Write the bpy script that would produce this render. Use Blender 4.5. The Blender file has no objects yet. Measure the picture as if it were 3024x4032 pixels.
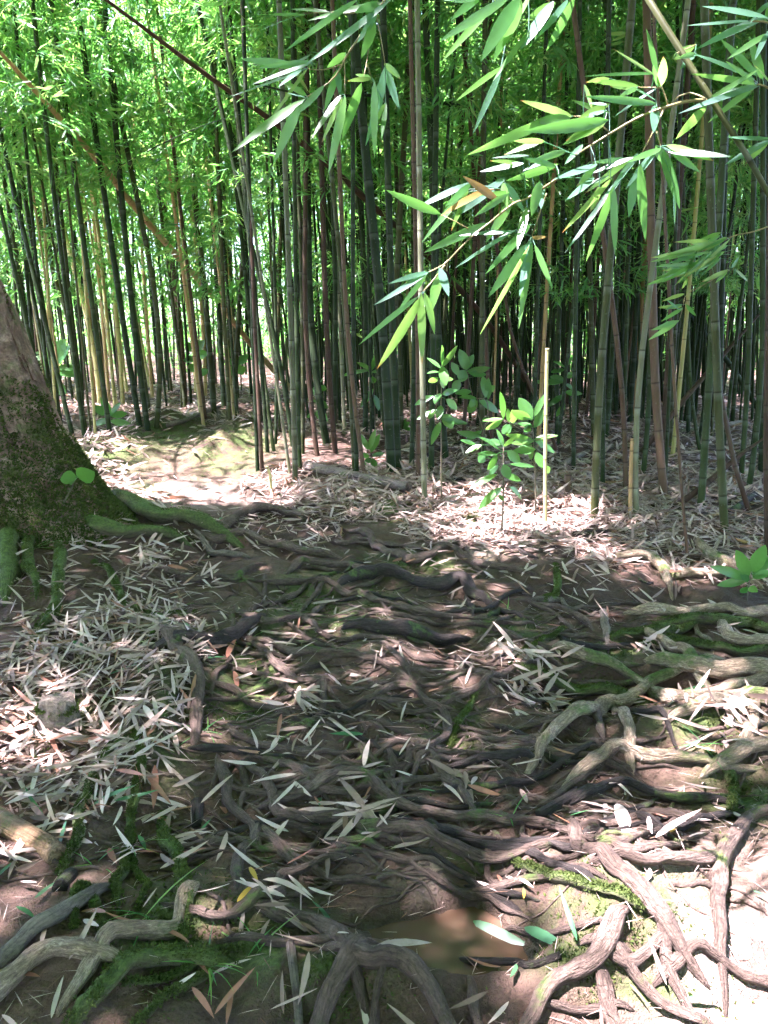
import bpy, math, random
import numpy as np
from mathutils import Vector, Matrix

random.seed(11)
rng = np.random.default_rng(11)
scn = bpy.context.scene
col = scn.collection
R = math.radians

# ------------------------------------------------------------------ camera
FPX = 3225.0                      # focal length in photograph pixels (3024 x 4032)
CX, CY = 1512.0, 2016.0
PITCH = R(11.7)
CAM = np.array([0.0, 0.0, 1.45])
cam_d = bpy.data.cameras.new('camera')
cam = bpy.data.objects.new('camera', cam_d)
col.objects.link(cam)
cam.location = CAM
cam.rotation_euler = (R(90) - PITCH, 0, 0)
cam_d.sensor_fit = 'VERTICAL'
cam_d.sensor_height = 24.0
cam_d.lens = 24.0 * FPX / 4032.0
cam_d.clip_start = 0.02
cam_d.clip_end = 400
scn.camera = cam

# ------------------------------------------------------------------ light
SUN = np.array([-0.33, -0.10, 0.94]); SUN /= np.linalg.norm(SUN)
world = bpy.data.worlds.new('World'); scn.world = world
world.use_nodes = True
wn = world.node_tree
bg = wn.nodes['Background']
sky = wn.nodes.new('ShaderNodeTexSky')
sky.sky_type = 'NISHITA'
sky.sun_disc = False
sky.sun_elevation = math.asin(SUN[2])
sky.sun_rotation = math.atan2(SUN[0], SUN[1])
sky.air_density = 1.0
sky.dust_density = 1.5
wn.links.new(sky.outputs[0], bg.inputs[0])
bg.inputs[1].default_value = 0.11
sun_d = bpy.data.lights.new('sun', 'SUN')
sun_d.energy = 5.0
sun_d.angle = R(0.53)
sun_d.color = (1.0, 0.95, 0.87)
sun = bpy.data.objects.new('sun', sun_d)
col.objects.link(sun)
sun.location = (-6, -2, 14)
sun.rotation_euler = Vector(SUN).to_track_quat('Z', 'Y').to_euler()
scn.view_settings.view_transform = 'Standard'
scn.view_settings.look = 'None'
scn.view_settings.gamma = 1.0
scn.view_settings.use_curve_mapping = False
scn.view_settings.exposure = 3.85
scn.view_settings.use_white_balance = True        # the phone balances the green light under the leaves
scn.view_settings.white_balance_temperature = 5900
scn.view_settings.white_balance_tint = 31
scn.render.engine = 'CYCLES'
cy = scn.cycles
cy.max_bounces = 5
cy.diffuse_bounces = 4
cy.use_adaptive_sampling = True
cy.adaptive_threshold = 0.035
cy.adaptive_min_samples = 16
cy.glossy_bounces = 2
cy.transmission_bounces = 3
cy.transparent_max_bounces = 4
cy.caustics_reflective = False
cy.caustics_refractive = False
cy.sample_clamp_indirect = 6.0
cy.use_denoising = True
try:
    cy.denoiser = 'OPENIMAGEDENOISE'
    cy.denoising_input_passes = 'RGB_ALBEDO_NORMAL'
except Exception:
    pass

# ------------------------------------------------------------------ numeric helpers
def hash2(ix, iy, s):
    n = (ix * 374761393 + iy * 668265263 + s * 974711) & 0xffffffff
    n = ((n ^ (n >> 13)) * 1274126177) & 0xffffffff
    return ((n ^ (n >> 16)) & 0xffff) / 65535.0
def vnoise(x, y, s=0):
    x = np.asarray(x, float); y = np.asarray(y, float)
    ix = np.floor(x).astype(np.int64); iy = np.floor(y).astype(np.int64)
    fx = x - ix; fy = y - iy
    fx = fx * fx * (3 - 2 * fx); fy = fy * fy * (3 - 2 * fy)
    a = hash2(ix, iy, s); b = hash2(ix + 1, iy, s); c = hash2(ix, iy + 1, s); d = hash2(ix + 1, iy + 1, s)
    return (a * (1 - fx) + b * fx) * (1 - fy) + (c * (1 - fx) + d * fx) * fy * 1.0 - 0.5
def fbm(x, y, s=0, o=3):
    v = 0; a = 1.0
    for k in range(o):
        v = v + a * vnoise(x * 2 ** k, y * 2 ** k, s + 17 * k); a *= 0.5
    return v

def pix_dir(px, py):
    u = (px - CX) / FPX; v = (py - CY) / FPX
    c, s = math.cos(PITCH), math.sin(PITCH)
    return np.array([u, c - v * s, -s - v * c])
def project(p):
    p = np.atleast_2d(p) - CAM
    c, s = math.cos(PITCH), math.sin(PITCH)
    d = p[:, 1] * c - p[:, 2] * s
    up = p[:, 1] * s + p[:, 2] * c
    d = np.maximum(d, 1e-3)
    return CX + FPX * p[:, 0] / d, CY - FPX * up / d, d
def at_depth(px, py, y):
    d = pix_dir(px, py)
    return CAM + d * (y / d[1])

def base_h(x, y):
    x = np.asarray(x, float); y = np.asarray(y, float)
    z = np.where(y < 7, 0.06 * y, 0.42 + 0.026 * (y - 7))
    z = np.where(y > 40, 0.42 + 0.026 * 33, z)
    return z
def ray_ground(px, py, hf):
    d = pix_dir(px, py)
    t0, t = 0.3, 0.3
    while t < 90:
        p = CAM + d * t
        if p[2] < float(hf(p[0], p[1])): break
        t0 = t; t *= 1.03
    lo, hi = t0, t
    for _ in range(22):
        m = (lo + hi) / 2; p = CAM + d * m
        if p[2] < float(hf(p[0], p[1])): hi = m
        else: lo = m
    return CAM + d * hi

# mounds and hollows: photograph pixel, height, radius x, radius y
MOUNDS = [(250, 2150, .22, .75, .7), (330, 2600, .12, .5, .4), (130, 2050, .16, .5, .6),
          (640, 1700, .24, .35, .4), (420, 1790, .13, .35, .4), (880, 1790, .19, .22, .25), (760, 1850, -.08, .3, .2),
          (960, 1720, .20, .3, .4), (300, 1650, .18, .5, .6), (1000, 1930, .07, .16, .2),
          (1525, 2010, .11, .10, .10), (1870, 2060, .03, .07, .07),
          (2420, 3560, .11, .20, .20), (2300, 3720, .05, .12, .10), (1690, 3460, .05, .07, .10),
          (2330, 2700, -.12, .26, .16), (2480, 2620, -.05, .3, .1), (1800, 2510, -.08, .16, .12),
          (1000, 2500, .05, .3, .2), (620, 2850, .10, .12, .45), (1760, 3640, -.105, .22, .13),
          (2000, 3720, -.06, .14, .07), (1400, 3850, .06, .25, .10), (2550, 3870, .05, .3, .12),
          (1200, 2900, .03, .25, .15), (2900, 2850, .06, .4, .2), (2850, 3300, .03, .25, .2),
          (850, 3600, .05, .22, .12), (1600, 3330, .05, .2, .08), (1500, 2800, -.05, .18, .08), (1650, 2960, .05, .12, .1),
          (1250, 3250, -.03, .12, .1), (2650, 3150, -.03, .2, .1), (1900, 2720, .05, .14, .08)]
MW = []
for px, py, a, sx, sy in MOUNDS:
    p = ray_ground(px, py, base_h); MW.append((p[0], p[1], a, sx, sy))
def smooth_h(x, y):
    z = base_h(x, y)
    for mx, my, a, sx, sy in MW:
        z = z + a * np.exp(-((x - mx) / sx) ** 2 - ((y - my) / sy) ** 2)
    return z
def G(px, py):
    return ray_ground(px, py, smooth_h)

# ------------------------------------------------------------------ mesh helpers
def tag(o, label=None, cat=None, group=None, kind=None):
    if label: o['label'] = label
    if cat: o['category'] = cat
    if group: o['group'] = group
    if kind: o['kind'] = kind
    return o
def mk(name, V, F, mat=None, parent=None, attrs=None, smooth=True, loc=None, link=True):
    V = np.asarray(V, dtype=np.float32).reshape(-1, 3)
    if loc is not None: V = V - np.asarray(loc, dtype=np.float32)
    me = bpy.data.meshes.new(name)
    if isinstance(F, np.ndarray):
        n, k = F.shape
        me.vertices.add(len(V)); me.vertices.foreach_set('co', V.ravel())
        me.loops.add(n * k); me.loops.foreach_set('vertex_index', F.astype(np.int32).ravel())
        me.polygons.add(n); me.polygons.foreach_set('loop_start', np.arange(0, n * k, k, dtype=np.int32))
        try: me.polygons.foreach_set('loop_total', np.full(n, k, dtype=np.int32))
        except Exception: pass
        me.update(calc_edges=True)
    else:
        me.from_pydata(V.tolist(), [], F); me.update()
    if smooth: me.polygons.foreach_set('use_smooth', np.ones(len(me.polygons), dtype=bool))
    for k, a in (attrs or {}).items():
        at = me.attributes.new(k, 'FLOAT', 'POINT'); at.data.foreach_set('value', np.asarray(a, dtype=np.float32))
    if mat: me.materials.append(mat)
    if not link: return me
    o = bpy.data.objects.new(name, me); col.objects.link(o)
    if loc is not None: o.location = [float(c) for c in loc]
    if parent: o.parent = parent
    return o
def inst(name, me, parent=None, loc=None, rot=None, scale=None):
    o = bpy.data.objects.new(name, me); col.objects.link(o)
    if parent: o.parent = parent
    if loc is not None: o.location = [float(c) for c in loc]
    if rot is not None: o.rotation_euler = rot
    if scale is not None: o.scale = scale
    return o
def empty(name, loc):
    o = bpy.data.objects.new(name, None); col.objects.link(o)
    o.location = [float(c) for c in loc]; o.empty_display_size = 0.1
    return o
def nrm(a):
    a = np.asarray(a, float)
    return a / np.maximum(np.linalg.norm(a, axis=-1, keepdims=True), 1e-9)

ST4 = ([0, .32, .68, 1], [.12, 1, .72, 0])
ST2 = ([0, .42, 1], [.05, 1, 0])
ST7 = ([0, .1, .28, .5, .72, .88, 1], [.10, .62, .98, 1.0, .72, .38, 0.02])
STB = ([0, .12, .32, .55, .78, .92, 1], [.06, .5, .95, 1.0, .72, .36, 0.03])      # broad leaf
def leaves(B, D, N, L, W, bend, rnd, st=ST4, crease=None, curl=None):
    """many leaves at once: base points, directions, normals, lengths, widths -> verts, tris, attrs"""
    B = np.atleast_2d(B); n = len(B)
    D = nrm(D); S = nrm(np.cross(D, N)); N = np.cross(S, D)
    L = np.broadcast_to(L, n); W = np.broadcast_to(W, n); bend = np.broadcast_to(bend, n)
    T, WW = st; m = len(T)
    if crease is None:
        rows = []
        for t, w in zip(T, WW):
            c = B + D * (L * t)[:, None] - N * (bend * L * t * t)[:, None]
            off = S * (W * 0.5 * w)[:, None]
            rows += [c - off, c + off]
        V = np.stack(rows, 1)                       # n, 2m, 3
        tr = []
        for i in range(m - 1):
            a = 2 * i
            tr += [(a, a + 1, a + 3), (a, a + 3, a + 2)]
        k = 2 * m; tt = np.repeat(np.array(T), 2)
        if st is ST4:
            tr = [(0, 3, 2), (2, 3, 5), (2, 5, 4), (4, 5, 6)]
        if st is ST2:
            tr = [(0, 3, 2), (2, 3, 4)]
    else:
        rows = []
        cu = np.broadcast_to(0.0 if curl is None else curl, n)
        for t, w in zip(T, WW):
            c = B + D * (L * t)[:, None] - N * (bend * L * t * t)[:, None] + S * (cu * L * (t * t))[:, None]
            off = S * (W * 0.5 * w)[:, None]; dip = N * (W * w * crease)[:, None]
            rows += [c - off + dip, c, c + off + dip]
        V = np.stack(rows, 1)
        tr = []
        for i in range(m - 1):
            a = 3 * i
            for b in (a, a + 1): tr += [(b, b + 1, b + 4), (b, b + 4, b + 3)]
        k = 3 * m; tt = np.repeat(np.array(T), 3)
    tr = np.array(tr)
    F = (tr[None] + (np.arange(n) * k)[:, None, None]).reshape(-1, 3)
    return V.reshape(-1, 3), F, {'rnd': np.repeat(np.broadcast_to(rnd, n), k), 'along': np.tile(tt, n)}

def resample(P, step):
    P = np.asarray(P, float)
    n = len(P)
    if n > 2:
        Q = [P[0]]
        for i in range(n - 1):
            p0 = P[max(i - 1, 0)]; p1 = P[i]; p2 = P[i + 1]; p3 = P[min(i + 2, n - 1)]
            for t in np.linspace(0, 1, 9)[1:]:
                Q.append(0.5 * ((2 * p1) + (-p0 + p2) * t + (2 * p0 - 5 * p1 + 4 * p2 - p3) * t * t + (-p0 + 3 * p1 - 3 * p2 + p3) * t ** 3))
        P = np.array(Q)
    s = np.r_[0, np.cumsum(np.linalg.norm(np.diff(P, axis=0), axis=1))]
    m = max(3, int(s[-1] / step) + 1)
    q = np.linspace(0, s[-1], m)
    return np.stack([np.interp(q, s, P[:, i]) for i in range(3)], 1), q
def tube(P, rad, sides=8, lump=0.0, seed=0, flat=1.0, cap=True):
    """tube round the points P with radius array rad; lump adds a knotty cross-section"""
    P = np.asarray(P, float); m = len(P)
    rad = np.broadcast_to(rad, m)
    T = nrm(np.gradient(P, axis=0))
    up = np.tile(np.array([0., 0., 1.]), (m, 1))
    vert = np.abs(T[:, 2]) > 0.9
    if vert.mean() > 0.5: up = np.tile(np.array([0., 1., 0.]), (m, 1))
    S = nrm(np.cross(T, up)); U = np.cross(S, T)
    th = np.linspace(0, 2 * np.pi, sides, endpoint=False)
    rr = np.tile(rad[:, None], (1, sides))
    if lump:
        s = np.arange(m)[:, None] * 0.37 + seed * 3.1
        rr = rr * (1 + lump * (0.55 * np.sin(2 * th[None] + s * .5 + seed) + .5 * np.sin(3 * th[None] - s * .8 + seed * 2)
                               + .8 * (vnoise(s * 1.3 + 0 * th[None], np.cos(th)[None] * 1.3 + np.sin(th)[None] * 2 + seed, seed) * 2)))
    V = P[:, None] + S[:, None] * (np.cos(th)[None] * rr)[..., None] + U[:, None] * (np.sin(th)[None] * rr * flat)[..., None]
    V = V.reshape(-1, 3)
    F = []
    i = np.arange(m - 1)[:, None] * sides; j = np.arange(sides)[None]; j2 = (j + 1) % sides
    F = np.stack([i + j, i + j2, i + sides + j2, i + sides + j], -1).reshape(-1, 4)
    F = F.tolist()
    if cap:
        F.append(list(range(sides))[::-1]); F.append([(m - 1) * sides + q for q in range(sides)])
    return V, F

# ------------------------------------------------------------------ materials
class NT:
    def __init__(s, name):
        s.m = bpy.data.materials.new(name); s.m.use_nodes = True
        s.t = s.m.node_tree; s.t.nodes.clear()
        s.out = s.n('OutputMaterial')
    def n(s, typ, **kw):
        nd = s.t.nodes.new('ShaderNode' + typ)
        for k, v in kw.items():
            if hasattr(nd, k): setattr(nd, k, v)
            else: nd.inputs[k].default_value = v
        return nd
    def l(s, a, b): s.t.links.new(a, b)
    def ramp(s, fac, stops, interp='LINEAR'):
        r = s.n('ValToRGB'); e = r.color_ramp.elements; r.color_ramp.interpolation = interp
        while len(e) < len(stops): e.new(0.5)
        for x, (p, c) in zip(e, stops):
            x.position = p; x.color = (*c, 1)
        s.l(fac, r.inputs[0]); return r.outputs[0]
    def noise(s, vec, scale, detail=4, rough=.55, dist=0.0):
        q = s.n('TexNoise'); q.inputs['Scale'].default_value = scale; q.inputs['Detail'].default_value = detail
        q.inputs['Roughness'].default_value = rough; q.inputs['Distortion'].default_value = dist
        if vec is not None: s.l(vec, q.inputs['Vector'])
        return q.outputs['Fac']
    def mix(s, fac, a, b, mode='MIX'):
        q = s.n('MixRGB', blend_type=mode)
        for i, v in ((0, fac), (1, a), (2, b)):
            if hasattr(v, 'is_linked'): s.l(v, q.inputs[i])
            elif isinstance(v, tuple): q.inputs[i].default_value = (*v, 1)
            else: q.inputs[i].default_value = v
        return q.outputs[0]
    def math(s, op, a, b=None, c=None):
        q = s.n('Math', operation=op)
        for i, v in enumerate((a, b, c)):
            if v is None: continue
            if hasattr(v, 'is_linked'): s.l(v, q.inputs[i])
            else: q.inputs[i].default_value = v
        return q.outputs[0]
    def attr(s, name):
        q = s.n('Attribute'); q.attribute_name = name; return q.outputs['Fac']
    def pos(s): return s.n('NewGeometry').outputs['Position']
    def bump(s, h, strength=.5, dist=.01):
        q = s.n('Bump'); q.inputs['Strength'].default_value = strength; q.inputs['Distance'].default_value = dist
        s.l(h, q.inputs['Height']); return q.outputs[0]
    def principled(s, color, rough=.8, spec=.3, normal=None):
        p = s.n('BsdfPrincipled')
        if hasattr(color, 'is_linked'): s.l(color, p.inputs['Base Color'])
        else: p.inputs['Base Color'].default_value = (*color, 1)
        if hasattr(rough, 'is_linked'): s.l(rough, p.inputs['Roughness'])
        else: p.inputs['Roughness'].default_value = rough
        p.inputs['Specular IOR Level'].default_value = spec
        if normal is not None: s.l(normal, p.inputs['Normal'])
        return p.outputs[0]
    def done(s, sh):
        s.l(sh, s.out.inputs['Surface']); return s.m

def leaf_mat(name, stops, tstops, trans=.42, rough=.38, spec=.5, obj=False, tip=None, veins=True):
    m = NT(name)
    r = m.attr('rnd')
    if obj:
        oi = m.n('ObjectInfo').outputs['Random']
        r = m.math('FRACT', m.math('ADD', r, oi))
    c = m.ramp(r, stops); tc = m.ramp(r, tstops)
    if tip is not None:
        a = m.attr('along')
        f = m.math('MULTIPLY', m.ramp(a, [(tip[1], (0, 0, 0)), (min(1, tip[1] + .12), (1, 1, 1))]), m.ramp(r, [(tip[2], (0, 0, 0)), (tip[2] + .02, (1, 1, 1))]))
        c = m.mix(f, c, tip[0]); tc = m.mix(f, tc, tip[0])
    if veins:
        nz = m.noise(m.pos(), 60, 2)
        c = m.mix(.35, c, m.ramp(nz, [(.3, (.35, .35, .35)), (.7, (1, 1, 1))]), 'MULTIPLY')
    p = m.principled(c, rough, spec)
    t = m.n('BsdfTranslucent'); m.l(tc, t.inputs['Color'])
    mx = m.n('MixShader'); mx.inputs[0].default_value = trans
    m.l(p, mx.inputs[1]); m.l(t.outputs[0], mx.inputs[2])
    return m.done(mx.outputs[0])

GRN = [(0, (.030, .115, .040)), (.45, (.045, .155, .045)), (.8, (.075, .205, .050)), (1, (.15, .25, .06))]
GRT = [(0, (.14, .46, .07)), (.5, (.24, .60, .10)), (.85, (.40, .70, .13)), (1, (.54, .70, .20))]
M_leaf = leaf_mat('bamboo_leaf', GRN, GRT, trans=.48, obj=True, veins=False)
M_leaf_far = leaf_mat('bamboo_leaf_far', GRN, GRT, trans=.48, veins=False)
GRN_N = [(0, (.10, .19, .15)), (.16, (.07, .165, .10)), (.24, (.035, .11, .03)), (.45, (.060, .165, .030)), (.8, (.095, .215, .035)), (1, (.15, .25, .05))]  # bluish low end: glaucous undersides, also painting in the sky sheen
M_leaf_near = leaf_mat('bamboo_leaf_near', GRN_N, GRT, trans=.40, rough=.34, spec=.7, tip=((.30, .13, .03), .86, .72))
M_leaf_brown = leaf_mat('bamboo_leaf_withered', [(0, (.32, .13, .03)), (1, (.24, .16, .04))], [(0, (.4, .18, .04)), (1, (.3, .25, .06))], trans=.3)
M_broad = leaf_mat('sapling_leaf', [(0, (.035, .115, .03)), (.6, (.055, .17, .04)), (1, (.10, .22, .05))],
                   [(0, (.14, .42, .05)), (1, (.28, .58, .08))], trans=.35, rough=.3, spec=.55)
DRY = [(0, (.17, .11, .085)), (.25, (.30, .215, .175)), (.55, (.40, .295, .245)), (.8, (.49, .385, .335)), (.88, (.44, .33, .28)), (.93, (.30, .14, .08)), (1, (.15, .095, .07))]
DRY_A = [(0, (.48, .375, .325)), (1, (.55, .445, .395))]
DRY_B = [(0, (.33, .235, .19)), (1, (.42, .305, .25))]
DRY_C = [(0, (.13, .085, .065)), (1, (.21, .14, .105))]
M_dry = leaf_mat('dry_leaf', DRY, DRY, trans=.12, rough=.6, spec=.25)
M_dry_obj, M_dry_tan, M_dry_dark = [leaf_mat('dry_leaf_' + n_, c_, c_, trans=.12, rough=.6, spec=.25, obj=True) for n_, c_ in (('pale', DRY_A), ('tan', DRY_B), ('dark', DRY_C))]
M_red = leaf_mat('russet_leaf', [(0, (.30, .12, .075)), (1, (.40, .20, .10))], [(0, (.35, .15, .08)), (1, (.4, .2, .1))], trans=.12, rough=.55)
M_green_fallen = leaf_mat('fallen_green_leaf', [(0, (.05, .15, .06)), (1, (.09, .21, .09))], [(0, (.1, .3, .06)), (1, (.2, .4, .1))], trans=.2, rough=.4)
M_yellow_fallen = leaf_mat('fallen_yellow_leaf', [(0, (.50, .30, .05)), (1, (.5, .33, .08))], [(0, (.5, .3, .06)), (1, (.5, .3, .06))], trans=.15)

def soil_mat():
    m = NT('forest_soil'); p = m.pos()
    n1 = m.noise(p, 1.6, 5, .6); n2 = m.noise(p, 14, 5, .65); n3 = m.noise(p, 90, 4, .7)
    c = m.ramp(n1, [(.3, (.058, .034, .024)), (.5, (.098, .058, .042)), (.7, (.155, .096, .072))])
    c = m.mix(.55, c, m.ramp(n2, [(.3, (.40, .38, .36)), (.65, (1.15, 1.1, 1.05))]), 'MULTIPLY')
    c = m.mix(.35, c, m.ramp(n3, [(.35, (.4, .4, .4)), (.6, (1.2, 1.2, 1.2))]), 'MULTIPLY')
    c = m.mix(m.math('MULTIPLY', m.attr('sunlit_clay'), m.ramp(m.noise(p, 3.5, 4), [(.35, (0, 0, 0)), (.6, (1, 1, 1))])), c, (.27, .20, .165))
    mo = m.attr('moss')
    f = m.math('MULTIPLY', mo, m.ramp(m.noise(p, 9, 5, .7), [(.38, (0, 0, 0)), (.55, (1, 1, 1))]))
    c = m.mix(f, c, m.ramp(m.noise(p, 60, 3), [(.3, (.035, .055, .014)), (.7, (.09, .13, .03))]))
    wet = m.attr('wet')
    c = m.mix(wet, c, (.045, .028, .019))
    rg = m.math('MULTIPLY_ADD', wet, -.55, .88)
    h = m.math('ADD', m.math('MULTIPLY', n2, .6), m.math('MULTIPLY', n3, .35))
    return m.done(m.principled(c, rg, .3, m.bump(h, 1.0, .05)))
M_soil = soil_mat()

def root_mat(name, stops, moss, flake=0.0, rough=.75):
    m = NT(name); p = m.pos()
    mp = m.n('Mapping'); m.l(p, mp.inputs[0]); mp.inputs['Scale'].default_value = (1, 1, 1.4)
    n1 = m.noise(mp.outputs[0], 7, 5, .6, .6); n2 = m.noise(mp.outputs[0], 45, 5, .7, 1.5)
    cv = m.n('CombineXYZ'); m.l(m.math('MULTIPLY', m.attr('ra'), 9.0), cv.inputs[0]); m.l(m.attr('rc'), cv.inputs[1]); m.l(m.attr('rs'), cv.inputs[2])
    rib = m.noise(cv.outputs[0], 3.2, 4, .6, .5)
    c = m.ramp(n1, stops)
    c = m.mix(.55, c, m.ramp(rib, [(.38, (.35, .33, .32)), (.58, (1.15, 1.12, 1.1))]), 'MULTIPLY')
    c = m.mix(.6, c, m.ramp(n2, [(.32, (.35, .33, .31)), (.62, (1.15, 1.12, 1.1))]), 'MULTIPLY')
    if flake:
        fl = m.ramp(m.noise(cv.outputs[0], 6, 5, .7, .8), [(.42, (0, 0, 0)), (.60, (1, 1, 1))])
        c = m.mix(m.math('MULTIPLY', fl, flake), c, (.11, .075, .052))
    geo = m.n('NewGeometry'); sp = m.n('SeparateXYZ'); m.l(geo.outputs['Normal'], sp.inputs[0])
    up = m.math('MULTIPLY_ADD', sp.outputs[2], .5, .5)
    mf = m.math('MULTIPLY', up, m.ramp(m.noise(p, 5, 5, .7), [(max(0, .62 - moss * .45), (0, 0, 0)), (max(.02, .70 - moss * .42), (1, 1, 1))]))
    if moss > 0:
        c = m.mix(mf, c, m.ramp(m.noise(p, 70, 3), [(.3, (.035, .06, .012)), (.7, (.10, .15, .03))]))
    h = m.math('ADD', m.math('MULTIPLY', n2, .7), m.math('ADD', m.math('MULTIPLY', n1, .5), m.math('MULTIPLY', rib, 1.1)))
    return m.done(m.principled(c, rough, .25, m.bump(h, 1.0, .014)))
BR = [(.3, (.075, .050, .038)), (.5, (.12, .083, .065)), (.7, (.18, .13, .105))]
M_root = {'b': root_mat('root_bark', BR, .10), 'm': root_mat('mossy_root', BR, .75),
          'p': root_mat('peeling_root', [(.3, (.24, .17, .11)), (.5, (.38, .29, .20)), (.7, (.50, .42, .32))], .18, .8),
          'd': root_mat('dark_root', [(.3, (.025, .02, .018)), (.7, (.06, .045, .038))], .12),
          'g': root_mat('grey_dead_wood', [(.3, (.13, .105, .085)), (.7, (.26, .21, .175))], .04),
          'w': root_mat('weathered_cane', [(.3, (.16, .095, .05)), (.5, (.28, .18, .10)), (.7, (.40, .28, .17))], .08),
          'l': root_mat('lichen_root', [(.3, (.20, .17, .11)), (.7, (.34, .30, .20))], .55)}
M_bark = root_mat('tree_bark', [(.3, (.15, .085, .065)), (.5, (.30, .185, .145)), (.7, (.50, .36, .29))], .12, .55)

def culm_mat(name, stops, pale):
    m = NT(name); p = m.pos()
    oi = m.n('ObjectInfo').outputs['Random']
    mp = m.n('Mapping'); m.l(p, mp.inputs[0]); mp.inputs['Scale'].default_value = (1, 1, .12)
    off = m.n('VectorMath', operation='ADD'); m.l(mp.outputs[0], off.inputs[0]); m.l(oi, off.inputs[1])
    n1 = m.noise(off.outputs[0], 5, 4, .6); n2 = m.noise(off.outputs[0], 40, 3, .6)
    f = m.math('ADD', m.math('MULTIPLY', oi, .5), m.math('MULTIPLY', n1, .5))
    c = m.ramp(f, stops)
    c = m.mix(.4, c, m.ramp(n2, [(.3, (.5, .5, .5)), (.65, (1.1, 1.1, 1.1))]), 'MULTIPLY')
    spots = m.ramp(m.noise(p, 55, 2, .5), [(.66, (0, 0, 0)), (.72, (1, 1, 1))])
    c = m.mix(m.math('MULTIPLY', spots, .2), c, (.25, .25, .21))
    c = m.mix(m.attr('ring'), c, (.016, .014, .010))
    c = m.mix(m.math('MULTIPLY', m.attr('powder'), pale), c, (.42, .45, .38))
    return m.done(m.principled(c, .55, .12, m.bump(n2, .15, .002)))
M_culm = {'green': culm_mat('culm_green', [(.2, (.011, .021, .007)), (.5, (.018, .033, .010)), (.8, (.035, .053, .016))], .2),
          'olive': culm_mat('culm_olive', [(.2, (.028, .034, .011)), (.5, (.048, .054, .018)), (.8, (.085, .08, .030))], .3),
          'pale': culm_mat('culm_pale', [(.2, (.075, .08, .045)), (.5, (.11, .115, .065)), (.8, (.17, .165, .10))], .5),
          'yellow': culm_mat('culm_yellow', [(.2, (.36, .31, .11)), (.5, (.45, .38, .16)), (.8, (.52, .44, .20))], .3),
          'tan': culm_mat('culm_tan', [(.2, (.30, .17, .075)), (.5, (.42, .26, .12)), (.8, (.50, .36, .19))], .2),
          'brown': culm_mat('culm_brown', [(.2, (.045, .026, .018)), (.5, (.075, .045, .030)), (.8, (.13, .08, .05))], .1)}
def twig_mat():
    m = NT('twig'); n = m.noise(m.pos(), 30, 3)
    return m.done(m.principled(m.ramp(n, [(.3, (.16, .13, .05)), (.7, (.30, .24, .10))]), .5, .4))
M_twig = twig_mat()
def stem_mat():
    m = NT('sapling_stem'); n = m.noise(m.pos(), 30, 3)
    return m.done(m.principled(m.ramp(n, [(.3, (.09, .07, .045)), (.7, (.17, .14, .09))]), .6, .3))
M_stem = stem_mat()
def moss_mat():
    m = NT('moss'); r = m.attr('rnd')
    c = m.ramp(r, [(0, (.032, .048, .011)), (.6, (.065, .090, .020)), (1, (.14, .17, .040))])
    p = m.principled(c, .8, .2)
    t = m.n('BsdfTranslucent'); m.l(c, t.inputs['Color'])
    mx = m.n('MixShader'); mx.inputs[0].default_value = .3
    m.l(p, mx.inputs[1]); m.l(t.outputs[0], mx.inputs[2])
    return m.done(mx.outputs[0])
M_moss = moss_mat()
def water_mat():
    m = NT('puddle_water'); p = m.pos()
    n = m.noise(p, 16, 3, .5); n2 = m.noise(p, 5, 2)
    c = m.ramp(n2, [(.3, (.062, .036, .022)), (.7, (.10, .060, .040))])
    return m.done(m.principled(c, .03, .5, m.bump(n, .25, .01)))
M_water = water_mat()

# ------------------------------------------------------------------ crops of the photograph used while tracing
CROP = {'5': (0, 1900, .9114), '6': (1512, 1900, .9114), '7': (0, 2900, .9114), '8': (1512, 2900, .9114),
        'A': (900, 1000, .4822), 'B': (1500, 1350, .4822), 'C': (2300, 1250, .4522), 'D': (0, 1000, .9114),
        'F1': (900, 0, .4822), 'F2': (1600, 0, .4822), 'F3': (2300, 0, .4364), 'F4': (1400, 700, .4822), 'F5': (2100, 700, .557),
        'S': (0, 0, 1.0)}
def cp(crop, x, y):
    ox, oy, s = CROP[crop]; return ox + x * s, oy + y * s
def pts(crop, txt):
    return [cp(crop, *map(float, q.split(','))) for q in txt.split()]

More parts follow.
